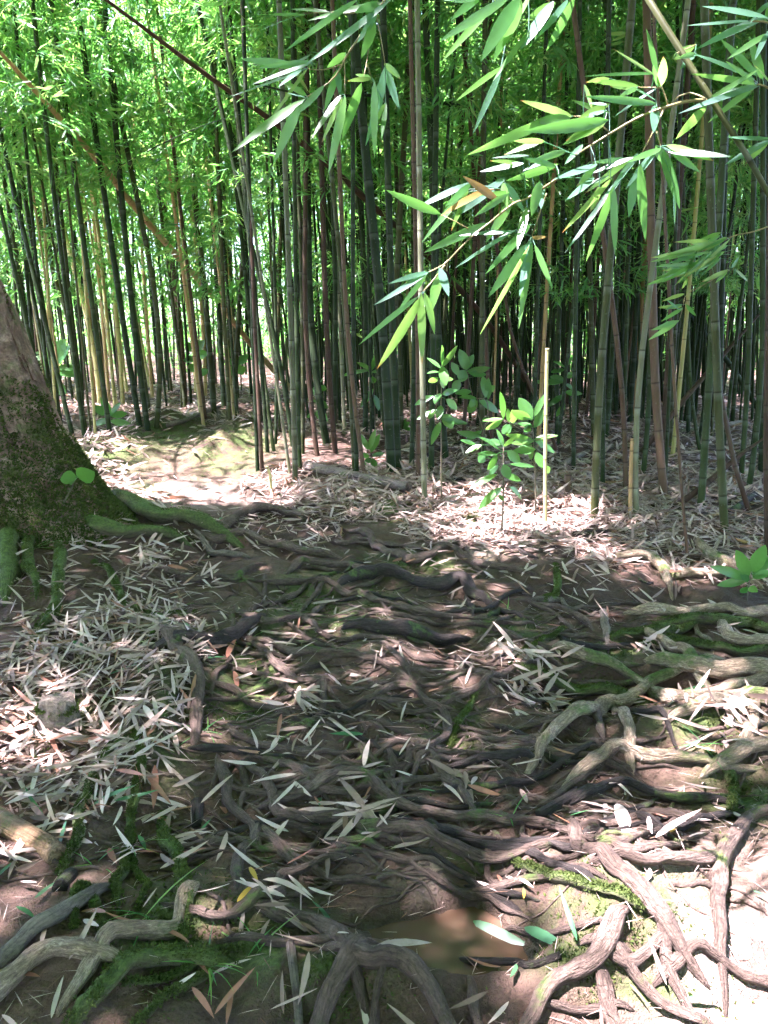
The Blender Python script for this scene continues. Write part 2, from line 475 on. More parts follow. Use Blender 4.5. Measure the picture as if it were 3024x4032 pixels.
# ------------------------------------------------------------------ exposed roots (traced on the ground)
ROOTS = [
 ('5', '930,235 985,178 1060,142 1150,126 1245,140', 25, 'b', 'thick smooth arching root at the foot of the sunlit path'),
 ('5', '880,235 950,248 1050,240 1150,262 1250,272 1385,300', 20, 'b', 'long brown root just below the arching thick root'),
 ('5', '880,240 915,262 945,285 985,292', 17, 'g', 'short grey broken root end beside the mossy tree foot'),
 ('6', '-150,200 -60,235 0,300 60,320 120,345 200,332 280,312 380,350 480,376 570,392', 20, 'b', 'long winding root running under the sunlit litter patch'),
 ('6', '-110,225 0,262 90,285 180,300 250,300', 13, 'b', 'thin brown root lying above the long winding root'),
 ('5', '1255,365 1300,325 1400,330 1500,345 1565,368', 16, 'b', 'brown root curving like a brow over dark soil'),
 ('6', '-110,425 -40,402 30,398 90,415 150,440 240,452 330,436 380,470', 30, 'd', 'thick dark knobbly root like a log'),
 ('5', '1040,432 1100,430 1200,425 1330,430 1450,450 1560,490 1659,540 1760,570 1900,590 2030,600', 16, 'b', 'very long root crossing the whole step below the knobbly dark root'),
 ('5', '700,395 780,415 860,425 940,420 1010,432 1060,388 1105,368', 15, 'b', 'root with an upturned end among pale leaves by mossy trunk'),
 ('5', '440,390 480,420 510,480 545,552 620,577 700,577 775,565', 15, 'l', 'pale green mossy root hooked through the dry leaves'),
 ('5', '255,300 262,420 262,520 240,580 185,620', 25, 'm', 'mossy root with a bare pale end below the trunk'),
 ('5', '1010,520 1060,570 1130,600 1210,600 1300,580 1380,640 1480,690 1580,700 1659,715 1760,722', 15, 'b', 'wavy brown root below the tiny green plants'),
 ('5', '1150,405 1145,490 1180,520 1235,542', 10, 'b', 'thin root dropping from the long step root'),
 ('5', '1070,570 1105,525 1148,492', 10, 'b', 'thin root forming a fork with the dropping root'),
 ('5', '1385,450 1340,500 1315,530', 12, 'b', 'short root stub in a patch of green moss'),
 ('5', '1410,500 1370,550 1330,580', 14, 'b', 'short pale topped root stub beside the wavy root'),
 ('5', '1075,650 1150,690 1250,742 1350,780 1450,790 1540,800 1659,850 1760,885', 18, 'b', 'straight long root covered with a line of dry leaves'),
 ('5', '1070,640 1140,720 1200,800 1260,862 1330,888 1392,892 1402,950 1382,1010 1340,1045', 18, 'b', 'root bending sharply down round a hollow of red rootlets'),
 ('5', '950,880 1020,900 1090,950 1170,985 1212,1005', 17, 'b', 'smooth root sloping below the looped thin root'),
 ('5', '1000,775 1035,838 1085,862', 9, 'b', 'little root inside the looped thin root'),
 ('5', '1075,660 1130,745 1152,820 1100,890', 11, 'b', 'thin root looping down like a hook'),
 ('5', '1010,560 1005,640 990,760 930,830 915,890', 14, 'b', 'upright brown root beside the grass tuft'),
 ('5', '735,660 765,705 820,760 858,830 872,900 850,1000', 34, 'b', 'broad smooth root slab running down from a broken stub'),
 ('5', '800,690 860,698 930,682 1010,640', 36, 'd', 'dark thick root piece lying against the broken stub'),
 ('5', '720,640 748,668 800,680', 26, 'g', 'splintered grey root stub capped with pale wood'),
 ('5', '640,640 700,612 752,602', 12, 'd', 'dark twig like root under the hooked mossy root'),
 ('5', '1430,1020 1500,1030 1580,1035 1659,1058 1730,1075', 15, 'b', 'short straight root at the lip of a dark hollow'),
 ('5', '970,1040 1020,1090 1080,1130 1180,1160 1300,1190 1450,1182 1585,1155', 16, 'b', 'long low root sagging under scattered leaves'),
 ('5', '1400,380 1420,400 1380,430', 9, 'b', 'tiny curled rootlet under the brow shaped root'),
 ('5', '900,660 870,720 860,800', 9, 'd', 'thin dark root along the edge of the slab root'),
 ('7', '520,-20 470,30 425,110 385,210 352,290 330,420 300,480', 22, 'l', 'bright green mossy root on the litter bank'),
 ('7', '590,-60 598,30 600,110 576,250 566,380 552,500 535,590 500,650 505,690', 21, 'm', 'long mossy root hanging down the litter bank'),
 ('7', '575,540 605,600 640,650 612,700', 12, 'm', 'small forked root below the hanging mossy root'),
 ('7', '925,180 960,120 1005,88 1050,112 1065,190 1040,260', 17, 'b', 'root arching like a handle out of the mud'),
 ('7', '945,112 970,180 990,250 1050,302 1100,352 1112,392', 22, 'b', 'brown root leading down into the knot of roots'),
 ('7', '1080,108 1130,160 1182,232 1202,312 1262,346 1350,356 1440,346 1520,362 1659,398 1760,392 1850,405 1940,440', 24, 'b', 'big root swinging down and along above the muddy hollow'),
 ('7', '1110,385 1100,430 1060,452 1040,500 1028,590', 22, 'b', 'root dropping from the knot towards yellow leaf'),
 ('7', '1125,390 1180,420 1222,480 1265,535', 18, 'b', 'root leaving the knot on its muddy side'),
 ('7', '810,455 900,430 980,430 1075,412', 16, 'b', 'level root reaching the knot from the leaf bank'),
 ('7', '850,500 940,500 1020,470 1075,440', 10, 'b', 'thin root under the level root at the knot'),
 ('7', '1525,522 1490,512 1420,512 1340,546 1262,580 1222,590 1212,640 1195,690 1120,702 1050,736 950,766 860,762 800,735', 24, 'b', 'thick root snaking beside the puddle toward mossy root'),
 ('7', '800,735 770,820 700,862 620,892 540,932 470,972 432,1015', 38, 'p', 'thick peeling pale root capped with a moss pad'),
 ('7', '-60,1090 0,1048 80,990 160,922 250,862 325,795', 36, 'g', 'smooth grey pole like root beside the small green leaf'),
 ('7', '-60,1200 0,1155 80,1092 160,1030 240,996 318,1000', 38, 'p', 'flaky pale root lying next to the grey pole like root'),
 ('7', '320,830 318,760 345,705 390,715 430,790 452,880 462,960', 18, 'm', 'mossy arched root with a hanging dry leaf'),
 ('7', '715,360 720,430 762,482 782,560 800,640 800,745', 30, 'm', 'upright mossy root thick with green'),
 ('7', '430,1180 520,1090 620,1012 720,980 785,985', 38, 'm', 'dark mossy root with grooved flaking bark'),
 ('7', '610,1095 720,1062 800,1030 880,972 955,948', 17, 'm', 'thin mossy root parallel to the grooved root'),
 ('7', '630,1240 720,1152 800,1092 885,1040', 20, 'm', 'mossy root at the edge beside grass blades'),
 ('7', '810,775 822,850 800,905 790,960', 12, 'b', 'short root dropping from the snaking root'),
 ('7', '1185,760 1280,800 1380,850 1470,902 1525,955', 32, 'b', 'muddy root ridge running down to the puddle rim'),
 ('7', '1525,955 1480,1030 1430,1120 1385,1260', 40, 'b', 'very thick muddy root below the puddle rim'),
 ('8', '-130,955 -60,985 0,985 70,992 130,1030 180,1090 222,1150 275,1260', 36, 'b', 'thick muddy root curving round the puddle'),
 ('7', '1640,1005 1620,1100 1622,1230', 20, 'b', 'thin muddy root between the two thick muddy roots'),
 ('7', '1180,262 1300,232 1400,190 1500,170 1600,192 1659,240', 25, 'b', 'root ridge above the fan of dry leaves'),
 ('8', '0,245 80,290 160,325 280,346 360,346 460,350 540,380 620,380 700,390 760,412 830,438', 25, 'b', 'long smooth root branching above the mossy mud bank'),
 ('7', '1470,255 1450,310 1432,360 1380,410 1340,470', 12, 'b', 'thin root dropping from the root ridge'),
 ('7', '1130,95 1200,115 1265,142 1335,182', 16, 'b', 'short root above the big swinging root'),
 ('8', '-90,70 -40,110 0,150 30,200', 18, 'b', 'stubby upright root beside the root tangle'),
 ('8', '115,55 105,120 75,180 60,240', 14, 'b', 'narrow upright root with mossy foot'),
 ('8', '60,120 20,70 40,150 25,215', 17, 'b', 'bent upright root of the root tangle'),
 ('8', '135,130 155,85 205,68 235,120 272,172 322,212 362,272 388,325', 19, 'b', 'loop root descending to the long branching root'),
 ('8', '335,350 360,390 420,412 480,402 512,455', 15, 'b', 'side branch of the long branching root'),
 ('8', '190,400 280,442 380,472 500,500 600,500 662,488', 26, 'b', 'root with a row of hanging rootlets over the mud bank'),
 ('8', '455,480 450,560 482,605', 14, 'b', 'short root dropping down the mossy mud bank'),
 ('8', '600,385 602,432 645,482', 13, 'b', 'small fork of the long branching root'),
 ('8', '870,455 960,482 1050,510 1150,526 1245,520', 18, 'b', 'low root edging the sunlit mound'),
 ('8', '1700,345 1590,370 1540,450 1490,522 1442,600 1440,700 1442,800 1460,890 1468,960', 29, 'b', 'big sunlit root bending down beside the bright mud'),
 ('8', '1010,562 1100,572 1200,570 1300,590 1400,580', 26, 'b', 'flat root at the back of the bright mud'),
 ('8', '860,190 940,142 985,106 1080,106 1200,116 1320,132 1420,150 1485,152', 26, 'p', 'flaking root with sun spots and rotten bark'),
 ('8', '1465,148 1500,172 1522,240 1510,300', 20, 'm', 'mossy root stub at the end of the flaking root'),
 ('8', '1475,132 1580,92 1700,60', 30, 'p', 'pale pinkish root leading away from flaking root'),
 ('8', '855,285 920,262 980,232 1060,222 1150,252 1250,282 1400,302', 23, 'd', 'dark ridged root behind the crossed dry leaves'),
 ('8', '560,305 620,270 700,286 745,305', 14, 'b', 'thin root behind the charred log'),
 ('8', '1035,335 1110,390 1190,445', 19, 'd', 'cut dark root stub pointing at the sunlit mound'),
 ('8', '1230,440 1300,420 1400,370 1470,350', 16, 'd', 'dark slanting root by the orange leaf'),
 ('8', '1000,850 960,930 860,1030 760,1092 700,1150 645,1260', 31, 'b', 'muddy forked root with three arms at mossy hump'),
 ('8', '965,945 1060,985 1125,925', 26, 'b', 'arm of the forked root reaching into sunlight'),
 ('8', '1050,975 1120,1052 1200,1120 1260,1160', 28, 'b', 'sunlit arm of the forked root going downhill'),
 ('8', '955,1080 980,1180 1005,1260', 26, 'b', 'root stump like arm under the forked root'),
 ('8', '725,1165 830,1160 955,1150', 19, 'b', 'level root bridging below the forked root'),
 ('8', '385,1115 395,1180 410,1260', 20, 'b', 'short root standing by the thick curving muddy root'),
 ('8', '610,550 700,602 800,650 900,690 1050,735', 22, 'm', 'sunlit mossy root over the crumbling bank'),
 ('8', '815,420 860,500 950,562 1022,642 1120,742 1210,840', 36, 'b', 'sunlit broad root crest of the bright mound'),
 ('8', '1100,705 1180,800 1222,950 1295,1100', 24, 'b', 'overexposed root running down the bright mud'),
 ('8', '1230,1000 1330,960 1420,1000 1540,1060 1700,1090', 22, 'b', 'sunlit root across the bright corner of mud'),
 ('6', '1700,550 1560,570 1480,550 1380,550 1280,560 1185,556', 25, 'p', 'pale root log with mossy upper side at seedling'),
 ('6', '1700,640 1600,592 1500,602 1400,600 1300,592', 24, 'm', 'mossy root pressed against the pale root log'),
 ('6', '1170,670 1230,700 1290,742 1335,790', 25, 'p', 'blotched pale root stub with moss collar'),
 ('6', '1200,680 1330,702 1430,722 1560,732 1700,712', 20, 'm', 'level mossy root over a dark gap'),
 ('6', '1475,630 1500,690 1540,712 1650,722', 28, 'p', 'pale elbow shaped root with bare wood'),
 ('6', '1350,800 1240,822 1160,862 1100,922 1040,962 960,990 880,1012 800,1052 730,1092 685,1160', 33, 'p', 'great pale root bridging the hollow on stilts'),
 ('6', '815,735 900,770 980,790 1040,820 1100,860', 26, 'p', 'flaky pale root dipping to the great root'),
 ('6', '650,845 740,870 820,890 920,912 1030,935', 25, 'm', 'dark mossy root beside the hanging leaf bunch'),
 ('6', '1330,805 1400,812 1480,830 1570,840', 44, 'p', 'swollen sunlit root knuckle heaped with leaves'),
 ('6', '1240,895 1330,912 1430,905 1530,885', 36, 'p', 'pale lower lobe of the swollen root knuckle'),
 ('6', '1330,1010 1420,980 1500,960 1590,940 1700,965', 33, 'p', 'sunlit pale root under a bundle of dry leaves'),
 ('6', '1600,955 1612,1040 1590,1090', 24, 'p', 'sunlit root stub dropping from the leaf bundle'),
 ('6', '1005,955 1030,1030 1050,1100 1062,1180', 24, 'p', 'pale stilt root standing in the hollow'),
 ('6', '895,1000 930,1060 942,1120', 19, 'b', 'brown stilt root next to the pale stilt'),
 ('6', '1345,590 1370,650 1405,705', 12, 'p', 'thin pale rootlet over the dark gap'),
 ('6', '-70,965 0,925 60,890 130,902 200,960 260,992 272,1060 205,1115', 18, 'b', 'root curling round like a shepherd crook'),
 ('6', '265,960 330,930 420,890 500,850 610,815', 18, 'b', 'root rising to the sunlit brush of leaves'),
 ('6', '385,945 335,1010 300,1065', 14, 'm', 'mossy root below the sunlit brush of leaves'),
 ('6', '-60,672 0,682 100,682 225,702', 30, 'd', 'blunt dark root end overhanging the hollow'),
 ('6', '-30,735 60,812 112,885', 12, 'b', 'thin slanting root under the blunt root end'),
 ('6', '742,395 747,460 715,495', 16, 'm', 'small mossy root standing on the bare slope'),
 ('6', '690,505 760,500 795,525', 13, 'g', 'short grey root below the small mossy root'),
 ('6', '1035,352 1140,350 1195,372 1225,425', 21, 'p', 'pale bent root in sun flecked litter'),
 ('6', '1385,315 1440,350 1520,385', 25, 'p', 'banded pale root end by the seedling'),
 ('6', '1335,400 1440,412 1530,405', 22, 'p', 'sunlit white root beneath the seedling'),
 ('6', '1040,655 1150,642 1290,608', 20, 'm', 'mossy root above the blotched root stub'),
 ('6', '470,585 500,545 555,575', 13, 'd', 'small dark root arch at the edge of the hollow'),
 ('6', '950,555 958,600 966,650', 16, 'g', 'short upright grey root stub on the slope'),
 ('6', '640,700 700,680 750,650', 13, 'm', 'mossy root above the hanging leaf bunch'),
 ('6', '360,480 372,530 375,560', 13, 'd', 'dark upright root stub near the knobbly root'),
 ('8', '330,105 420,88 500,95 560,105', 20, 'd', 'dark flat root end lying beside the upright roots'),
 ('7', '560,470 520,560 505,640', 9, 'b', 'hair thin root beside the hanging mossy root'),
 ('8', '560,760 480,690 400,640', 12, 'd', 'dark root half sunk in the puddle mud'),

 ('5', '300,190 430,215 540,240 650,245', 30, 'm', 'mossy buttress root creeping out from the tree foot'),
 ('5', '520,90 680,170 790,185 880,215', 34, 'm', 'thick mossy buttress root ending at the arching thick root'),
 ('5', '70,100 62,260 42,420', 40, 'm', 'broad mossy buttress on the litter side of the tree'),
 ('5', '150,230 130,360 150,480', 22, 'm', 'narrow mossy buttress between dry leaves under the tree'),
]
_rr = random.Random(5)
for k in range(82):      # slimmer roots woven between the big ones, running mostly sideways
    x = _rr.uniform(750, 2350); y = _rr.uniform(2130, 3350) if k < 70 else _rr.uniform(3000, 3900)
    sc = .25 + (y - 2050) / 1500; a = _rr.gauss(.15, .35); q = [(x, y)]
    for i in range(_rr.randint(3, 6)):
        a += _rr.gauss(0, .35); a = max(-.9, min(1.1, a)); st = _rr.uniform(70, 130) * sc
        q.append((q[-1][0] + math.cos(a) * st * 1.3, q[-1][1] + math.sin(a) * st * .6))
    kd = _rr.choice('bbbd'); up_ = q[-1][1] < q[0][1]
    ROOTS.append(('S', ' '.join('%.0f,%.0f' % p_ for p_ in q), _rr.uniform(9, 17) * (.55 + .45 * sc), kd,
                  '%s slim %s root woven between the larger roots %s' % ('short' if len(q) < 6 else 'long', 'dark' if kd == 'd' else 'brown', 'on the upper trail' if y < 2600 else 'on the middle of the trail' if y < 3200 else 'around the puddle')))
root_world = []
for crop, txt, r, kind, lab in ROOTS:
    pp = pts(crop, txt)
    W = np.array([G(x, y) for x, y in pp])
    dist = np.linalg.norm(W.mean(0) - CAM)
    rw = r * CROP[crop][2] / FPX * dist
    e0 = nrm(W[0] - W[1]); e1 = nrm(W[-1] - W[-2])
    W = np.vstack([W[0] + e0 * rw * 4.5, W, W[-1] + e1 * rw * 6])
    P, s = resample(W, max(0.012, rw * .7))
    ph = rng.uniform(0, 9)
    side = nrm(np.cross(np.gradient(P, axis=0), [0, 0, 1]))
    wob = (vnoise(s / (rw * 9) + ph, 0 * s, 3) + .5 * vnoise(s / (rw * 3.5) + ph, 0 * s + 4, 5)) * rw * 1.1
    P = P + side * wob[:, None]
    root_world.append((P, s, rw, kind, lab))

# ------------------------------------------------------------------ ground sheet
def axis(lo, hi, step, far, grow=1.16):
    a = list(np.arange(lo, hi + step / 2, step)); s = step
    x = hi
    while x < far[1]:
        s *= grow; x += s; a.append(x)
    s = step; x = lo; b = []
    while x > far[0]:
        s *= grow; x -= s; b.append(x)
    return np.array(b[::-1] + a)
XS = axis(-2.7, 2.7, .018, (-120, 120))
YS = axis(1.0, 7.2, .018, (-40, 150), 1.09)
gx, gy = np.meshgrid(XS, YS, indexing='xy')
H = smooth_h(gx, gy)
near = np.clip(1 - (gy - 9) / 6, .35, 1)
H = H + .085 * fbm(gx * 1.3, gy * 1.3, 1) * np.clip((gy - .5) / 2, .4, 1) + .040 * fbm(gx * 4.2, gy * 4.2, 2) * near + .020 * fbm(gx * 16, gy * 16, 3) * near + .010 * vnoise(gx * 42, gy * 42, 8)
# trampled trail is smoother and lit path in the clearing
# soil hugs the roots: a ridge along each of them, a scour on the downhill side
for P, s, rw, kind, lab in root_world:
    for p in P[::2]:
        i0, i1 = np.searchsorted(XS, [p[0] - rw * 5, p[0] + rw * 5]); j0, j1 = np.searchsorted(YS, [p[1] - rw * 6, p[1] + rw * 5])
        if i1 <= i0 or j1 <= j0: continue
        X = gx[j0:j1, i0:i1] - p[0]; Y = gy[j0:j1, i0:i1] - p[1]
        d2 = X * X + Y * Y
        sg = rw * 2.0
        H[j0:j1, i0:i1] += rw * (.10 * np.exp(-d2 / sg ** 2) + .17 * np.exp(-(X * X + (Y - rw * 1.6) ** 2) / (rw * 2.0) ** 2) - .34 * np.exp(-(X * X + (Y + rw * 2.3) ** 2) / (rw * 1.7) ** 2))
PUD = G(1770, 3640)
def hz(x, y):
    x = np.atleast_1d(np.asarray(x, float)); y = np.atleast_1d(np.asarray(y, float))
    i = np.clip(np.searchsorted(XS, x) - 1, 0, len(XS) - 2); j = np.clip(np.searchsorted(YS, y) - 1, 0, len(YS) - 2)
    fx = np.clip((x - XS[i]) / (XS[i + 1] - XS[i]), 0, 1); fy = np.clip((y - YS[j]) / (YS[j + 1] - YS[j]), 0, 1)
    return (H[j, i] * (1 - fx) + H[j, i + 1] * fx) * (1 - fy) + (H[j + 1, i] * (1 - fx) + H[j + 1, i + 1] * fx) * fy
def hn(x, y, e=.03):
    a = (hz(x + e, y) - hz(x - e, y)) / (2 * e); b = (hz(x, y + e) - hz(x, y - e)) / (2 * e)
    return nrm(np.stack([-a, -b, np.ones_like(a)], 1))
nx, ny = len(XS), len(YS)
gp = np.stack([gx, gy, H], -1).reshape(-1, 3)
ppx, ppy, pdp = project(gp)
vis = (gp[:, 1] > .6)
def ell(cx, cy, rx, ry):
    return np.exp(-(((ppx - cx) / rx) ** 2 + ((ppy - cy) / ry) ** 2)) * vis
MOSSG = [(620, 1700, 220, 90), (420, 1780, 200, 100), (880, 1790, 140, 90), (950, 1740, 160, 80), (1525, 2010, 90, 60), (1870, 2060, 60, 40),
         (650, 2850, 120, 260), (250, 2800, 120, 100), (1330, 2420, 320, 120), (1250, 2320, 200, 80), (1040, 2650, 160, 160), (1750, 2880, 150, 120),
         (2450, 3560, 320, 170), (2300, 3750, 260, 80), (1100, 3750, 330, 170), (700, 3650, 280, 200), (2750, 2860, 220, 90), (1850, 3400, 120, 60),
         (1330, 3820, 220, 120), (2900, 3150, 200, 120), (960, 2700, 150, 200), (2000, 2480, 150, 60), (2350, 2560, 300, 50), (1650, 2220, 250, 60), (550, 1950, 90, 60), (2560, 3900, 200, 90)]
moss = np.zeros(len(gp))
for e in MOSSG: moss = np.maximum(moss, ell(*e))
sunlit_clay = np.zeros(len(gp))  # pale dry mud, also painting extra brightness into the sun patches
for e in ((2800, 3750, 420, 330), (2450, 3450, 200, 120), (750, 1960, 200, 60), (1900, 2170, 200, 50), (1690, 3450, 60, 120)): sunlit_clay = np.maximum(sunlit_clay, ell(*e))
WETZ = float(hz(PUD[0], PUD[1])[0]) + .028
wet = np.clip(1 - (gp[:, 2] - WETZ) / .03, 0, 1) * np.exp(-((gp[:, 0] - PUD[0] - .05) / .42) ** 2 - ((gp[:, 1] - PUD[1]) / .35) ** 2)
idx = (np.arange(ny - 1)[:, None] * nx + np.arange(nx - 1)[None]).ravel()
GF = np.stack([idx, idx + 1, idx + nx + 1, idx + nx], 1)
ground = mk('forest_floor', gp, GF, M_soil, attrs={'moss': moss, 'wet': wet, 'sunlit_clay': sunlit_clay})
tag(ground, 'brown rooted forest soil of the trail and bamboo grove', kind='structure')

# puddle: a sheet of water lying in its hollow
a = np.linspace(0, 2 * np.pi, 40, endpoint=False)
PV = np.stack([PUD[0] + .06 + (.36 + .03 * np.sin(3 * a)) * np.cos(a), PUD[1] - .01 + (.22 + .02 * np.cos(2 * a)) * np.sin(a), np.full(40, WETZ)], 1)
pud = mk('puddle_water', PV, [list(range(40))], M_water, smooth=False)
tag(pud, 'small brown muddy puddle held in a hollow by roots', kind='structure')

# ------------------------------------------------------------------ build the roots
for q, (P, s, rw, kind, lab) in enumerate(root_world):
    t = s / s[-1]
    zz = hz(P[:, 0], P[:, 1])
    k = max(1, int(.05 / max(s[1] - s[0], 1e-4)))
    zs = np.convolve(np.pad(zz, k, mode='edge'), np.ones(2 * k + 1) / (2 * k + 1), 'valid')
    rad = rw * (1.0 - .18 * t) * (1 + .22 * vnoise(s / (rw * 5), 0 * s + q, 4) * 2) * np.minimum(1, .14 + .86 * np.clip(np.minimum(t, 1 - t) / .20, 0, 1) ** .6)
    lift = np.maximum(zs, zz - .1 * rw) + .72 * rw
    dip = np.clip(np.minimum(t, 1 - t) / .14, 0, 1) ** .7
    P = P.copy(); P[:, 2] = lift - (1 - dip) * rw * 1.25
    big = rw > .014
    V, F = tube(P, rad, 14 if big else 9, .20 if kind != 'p' else .26, q, .92)
    sd = 14 if big else 9; th_ = np.linspace(0, 2 * np.pi, sd, endpoint=False)
    o = mk('exposed_root', V, F, M_root[kind], loc=P[0], attrs={'ra': np.repeat(s + q * .7, sd), 'rc': np.tile(np.cos(th_), len(s)), 'rs': np.tile(np.sin(th_), len(s))})
    tag(o, lab, 'root', 'exposed roots crossing the trail')
    root_world[q] = (P, s, rw, kind, lab)

# fine rootlets between the big roots: too many and too thin to count
RV, RF, off = [], [], 0
for k in range(330):
    px, py = random.choice([(random.uniform(900, 2500), random.uniform(2150, 3350)), (random.uniform(300, 2900), random.uniform(2300, 3500))])
    p = G(px, py); n = random.randint(3, 6); ang = random.uniform(-.6, .6) + random.choice([0, math.pi])
    L = random.uniform(.05, .13); Q = [p]
    for i in range(n):
        ang += random.uniform(-.6, .6); Q.append(Q[-1] + np.array([math.cos(ang), math.sin(ang), 0]) * L)
    Q, s = resample(Q, .02); rw = random.uniform(.0025, .009); t = s / s[-1]
    Q[:, 2] = hz(Q[:, 0], Q[:, 1]) + rw * .5 - rw * 3 * np.clip(1 - np.minimum(t, 1 - t) / .12, 0, 1) + .006 * vnoise(s * 20, 0 * s + k, 2)
    V, F = tube(Q, rw * (1 - .4 * t), 5, .15, k, cap=False)
    RV.append(V); RF += [[i + off for i in f] for f in F]; off += len(V)
tag(mk('fine_rootlets', np.vstack(RV), RF, M_root['b']), 'tangle of fine brown rootlets between the exposed roots', 'rootlets', kind='stuff')

# ------------------------------------------------------------------ mossy tree with a flared base
_f = G(230, 2150)
TY = _f[1] + .42
_E = np.array([at_depth(px, py, TY) for px, py in ((660, 2170), (535, 2085), (410, 1985), (305, 1850), (205, 1690), (130, 1500), (62, 1330), (-5, 1150), (-420, 300))])
_ez, _ex = _E[::-1, 2][::-1], _E[::-1, 0][::-1]
_er = np.array([.66, .58, .50, .44, .40, .37, .35, .34, .30])
TB = np.array([_ex[1] - _er[1], TY, 0.0]); TB[2] = _ez[0] - .12
tree = empty('leaning_tree', TB)
tag(tree, 'leaning tree with flaking pinkish bark and a flared base thick with moss', 'tree')
def trunk_pt(th, z):
    """surface point of the trunk at angle th (0 = +x) and height z above its base"""
    th = np.angle(np.exp(1j * np.asarray(th, float))); z = np.asarray(z, float)
    zw = TB[2] + z
    xe = np.interp(zw, _ez, _ex); r = np.interp(zw, _ez, _er)
    sl = (_ex[-1] - _ex[-2]) / (_ez[-1] - _ez[-2])
    xe = np.where(zw > _ez[-1], _ex[-1] + sl * (zw - _ez[-1]), xe)
    cx = xe - r; fl = np.exp(-z / .35)
    lobes = sum(a * np.exp(-((np.angle(np.exp(1j * (th - t0)))) / w) ** 2) for t0, a, w in
                ((-.55, .22, .2), (-1.0, .42, .22), (-1.65, .50, .24), (.9, .3, .4), (2.2, .4, .5), (3.3, .4, .5), (-2.5, .4, .35)))
    rr = r * (1 + fl * lobes)
    rr = rr * (1 + .17 * vnoise(th * 2.5 + 9, z * 1.6, 21) + .11 * vnoise(th * 7 + 3, z * 3.5, 22) + .035 * vnoise(th * 18, z * 11, 23))
    return np.stack([cx + rr * np.cos(th), TY + .05 * z + rr * .85 * np.sin(th), zw + 0 * th], -1)
zt = np.r_[np.linspace(0, 1.2, 50), np.linspace(1.25, 7.5, 60)]
tht = np.linspace(0, 2 * np.pi, 96, endpoint=False)
tt, zz = np.meshgrid(tht, zt)
TV = trunk_pt(tt, zz).reshape(-1, 3)
i = np.arange(len(zt) - 1)[:, None] * 96; j = np.arange(96)[None]; j2 = (j + 1) % 96
mk('trunk', TV, np.stack([i + j, i + j2, i + 96 + j2, i + 96 + j], -1).reshape(-1, 4), M_bark, parent=tree, loc=TB, attrs={'ra': zz.ravel() * .9, 'rc': np.cos(tt).ravel() * 3, 'rs': np.sin(tt).ravel() * 3}).location = (0, 0, 0)
# plates of flaking bark standing proud of the trunk
for k in range(46):
    th0 = random.uniform(-2.4, .5); z0 = random.uniform(.75, 2.2); w = random.uniform(.06, .16); hgt = random.uniform(.07, .2)
    T_, Z_ = np.meshgrid(np.linspace(th0, th0 + w, 4), np.linspace(z0, z0 + hgt, 5))
    T_ = T_ + rng.uniform(-.03, .03, T_.shape); Z_ = Z_ + rng.uniform(-.012, .012, Z_.shape)
    Pp = trunk_pt(T_, Z_); c = np.stack([np.cos(T_), np.sin(T_), 0 * T_], -1)
    Pp = Pp + c * (.006 + rng.uniform(0, .012, T_.shape))[..., None]
    V = np.vstack([Pp.reshape(-1, 3), (Pp - c * .02).reshape(-1, 3)])
    F = [[a * 4 + b, a * 4 + b + 1, a * 4 + b + 5, a * 4 + b + 4] for a in range(4) for b in range(3)]
    rim = [0, 1, 2, 3, 7, 11, 15, 19, 18, 17, 16, 12, 8, 4]
    F += [[rim[q], rim[(q + 1) % 14], rim[(q + 1) % 14] + 20, rim[q] + 20] for q in range(14)]
    mk('bark_plate', V, F, M_bark, parent=tree, loc=TB, smooth=False).location = (0, 0, 0)
def tufts(P, N, size, n_each=3):
    n = len(P)
    P = np.repeat(P, n_each, 0); N = np.repeat(N, n_each, 0)
    D = nrm(N * rng.uniform(.25, 1.1, (len(P), 1)) + rng.normal(0, .6, (len(P), 3)))
    sz = size * rng.uniform(.5, 1.5, len(P))
    return leaves(P - N * .002, D, nrm(rng.normal(0, 1, (len(P), 3))), sz, sz * .42, .25, np.clip(rng.random(len(P)) * .6 + .4 * (vnoise(P[:, 0] * 25, P[:, 1] * 25 + P[:, 2] * 30, 77) + .5), 0, 1), ST2)
th = rng.uniform(-2.7, .9, 60000); z = rng.exponential(.45, 60000) + .05
keep = (z < 1.7) & (vnoise(th * 3, z * 5, 31) + .5 * vnoise(th * 9, z * 12, 32) > -.62 + 1.0 * np.clip((z - .6) / .8, 0, 1) + .3 * np.clip((th + .3), 0, .6) * (z > .45))
th, z = th[keep][:42000], z[keep][:42000]
P = trunk_pt(th, z); N = nrm(np.stack([np.cos(th), np.sin(th), .55 + 0 * th], -1))
ok = P[:, 2] > hz(P[:, 0], P[:, 1]) - .01
V, F, A = tufts(P[ok], N[ok], .019, 2)
tag(mk('moss_coat', V, F, M_moss, parent=tree, attrs=A, loc=TB), 'deep green moss coating the tree base', kind='stuff').location = (0, 0, 0)

# ground moss and tiny creeping plants
P_ = []
for cx_, cy_, rx, ry in MOSSG:
    g = G(cx_, cy_); d = np.linalg.norm(g - CAM); sx = rx / FPX * d
    sy = ry / FPX * d / max(.15, (CAM[2] - g[2]) / d)
    n = int(min(9000, 9000 * sx * sy + 300))
    xy = rng.normal(0, .52, (n, 2)) * [sx, sy] + g[:2]
    f = vnoise(xy[:, 0] * 7, xy[:, 1] * 7, 44) + .6 * vnoise(xy[:, 0] * 19, xy[:, 1] * 19, 45)
    P_.append(xy[f > .02])
xy = np.vstack(P_)
P = np.c_[xy, hz(xy[:, 0], xy[:, 1])]
V, F, A = tufts(P, hn(xy[:, 0], xy[:, 1]), .0085, 3)
tag(mk('ground_moss', V, F, M_moss, attrs=A), 'low green moss and tiny creepers on the soil', 'moss', kind='stuff')
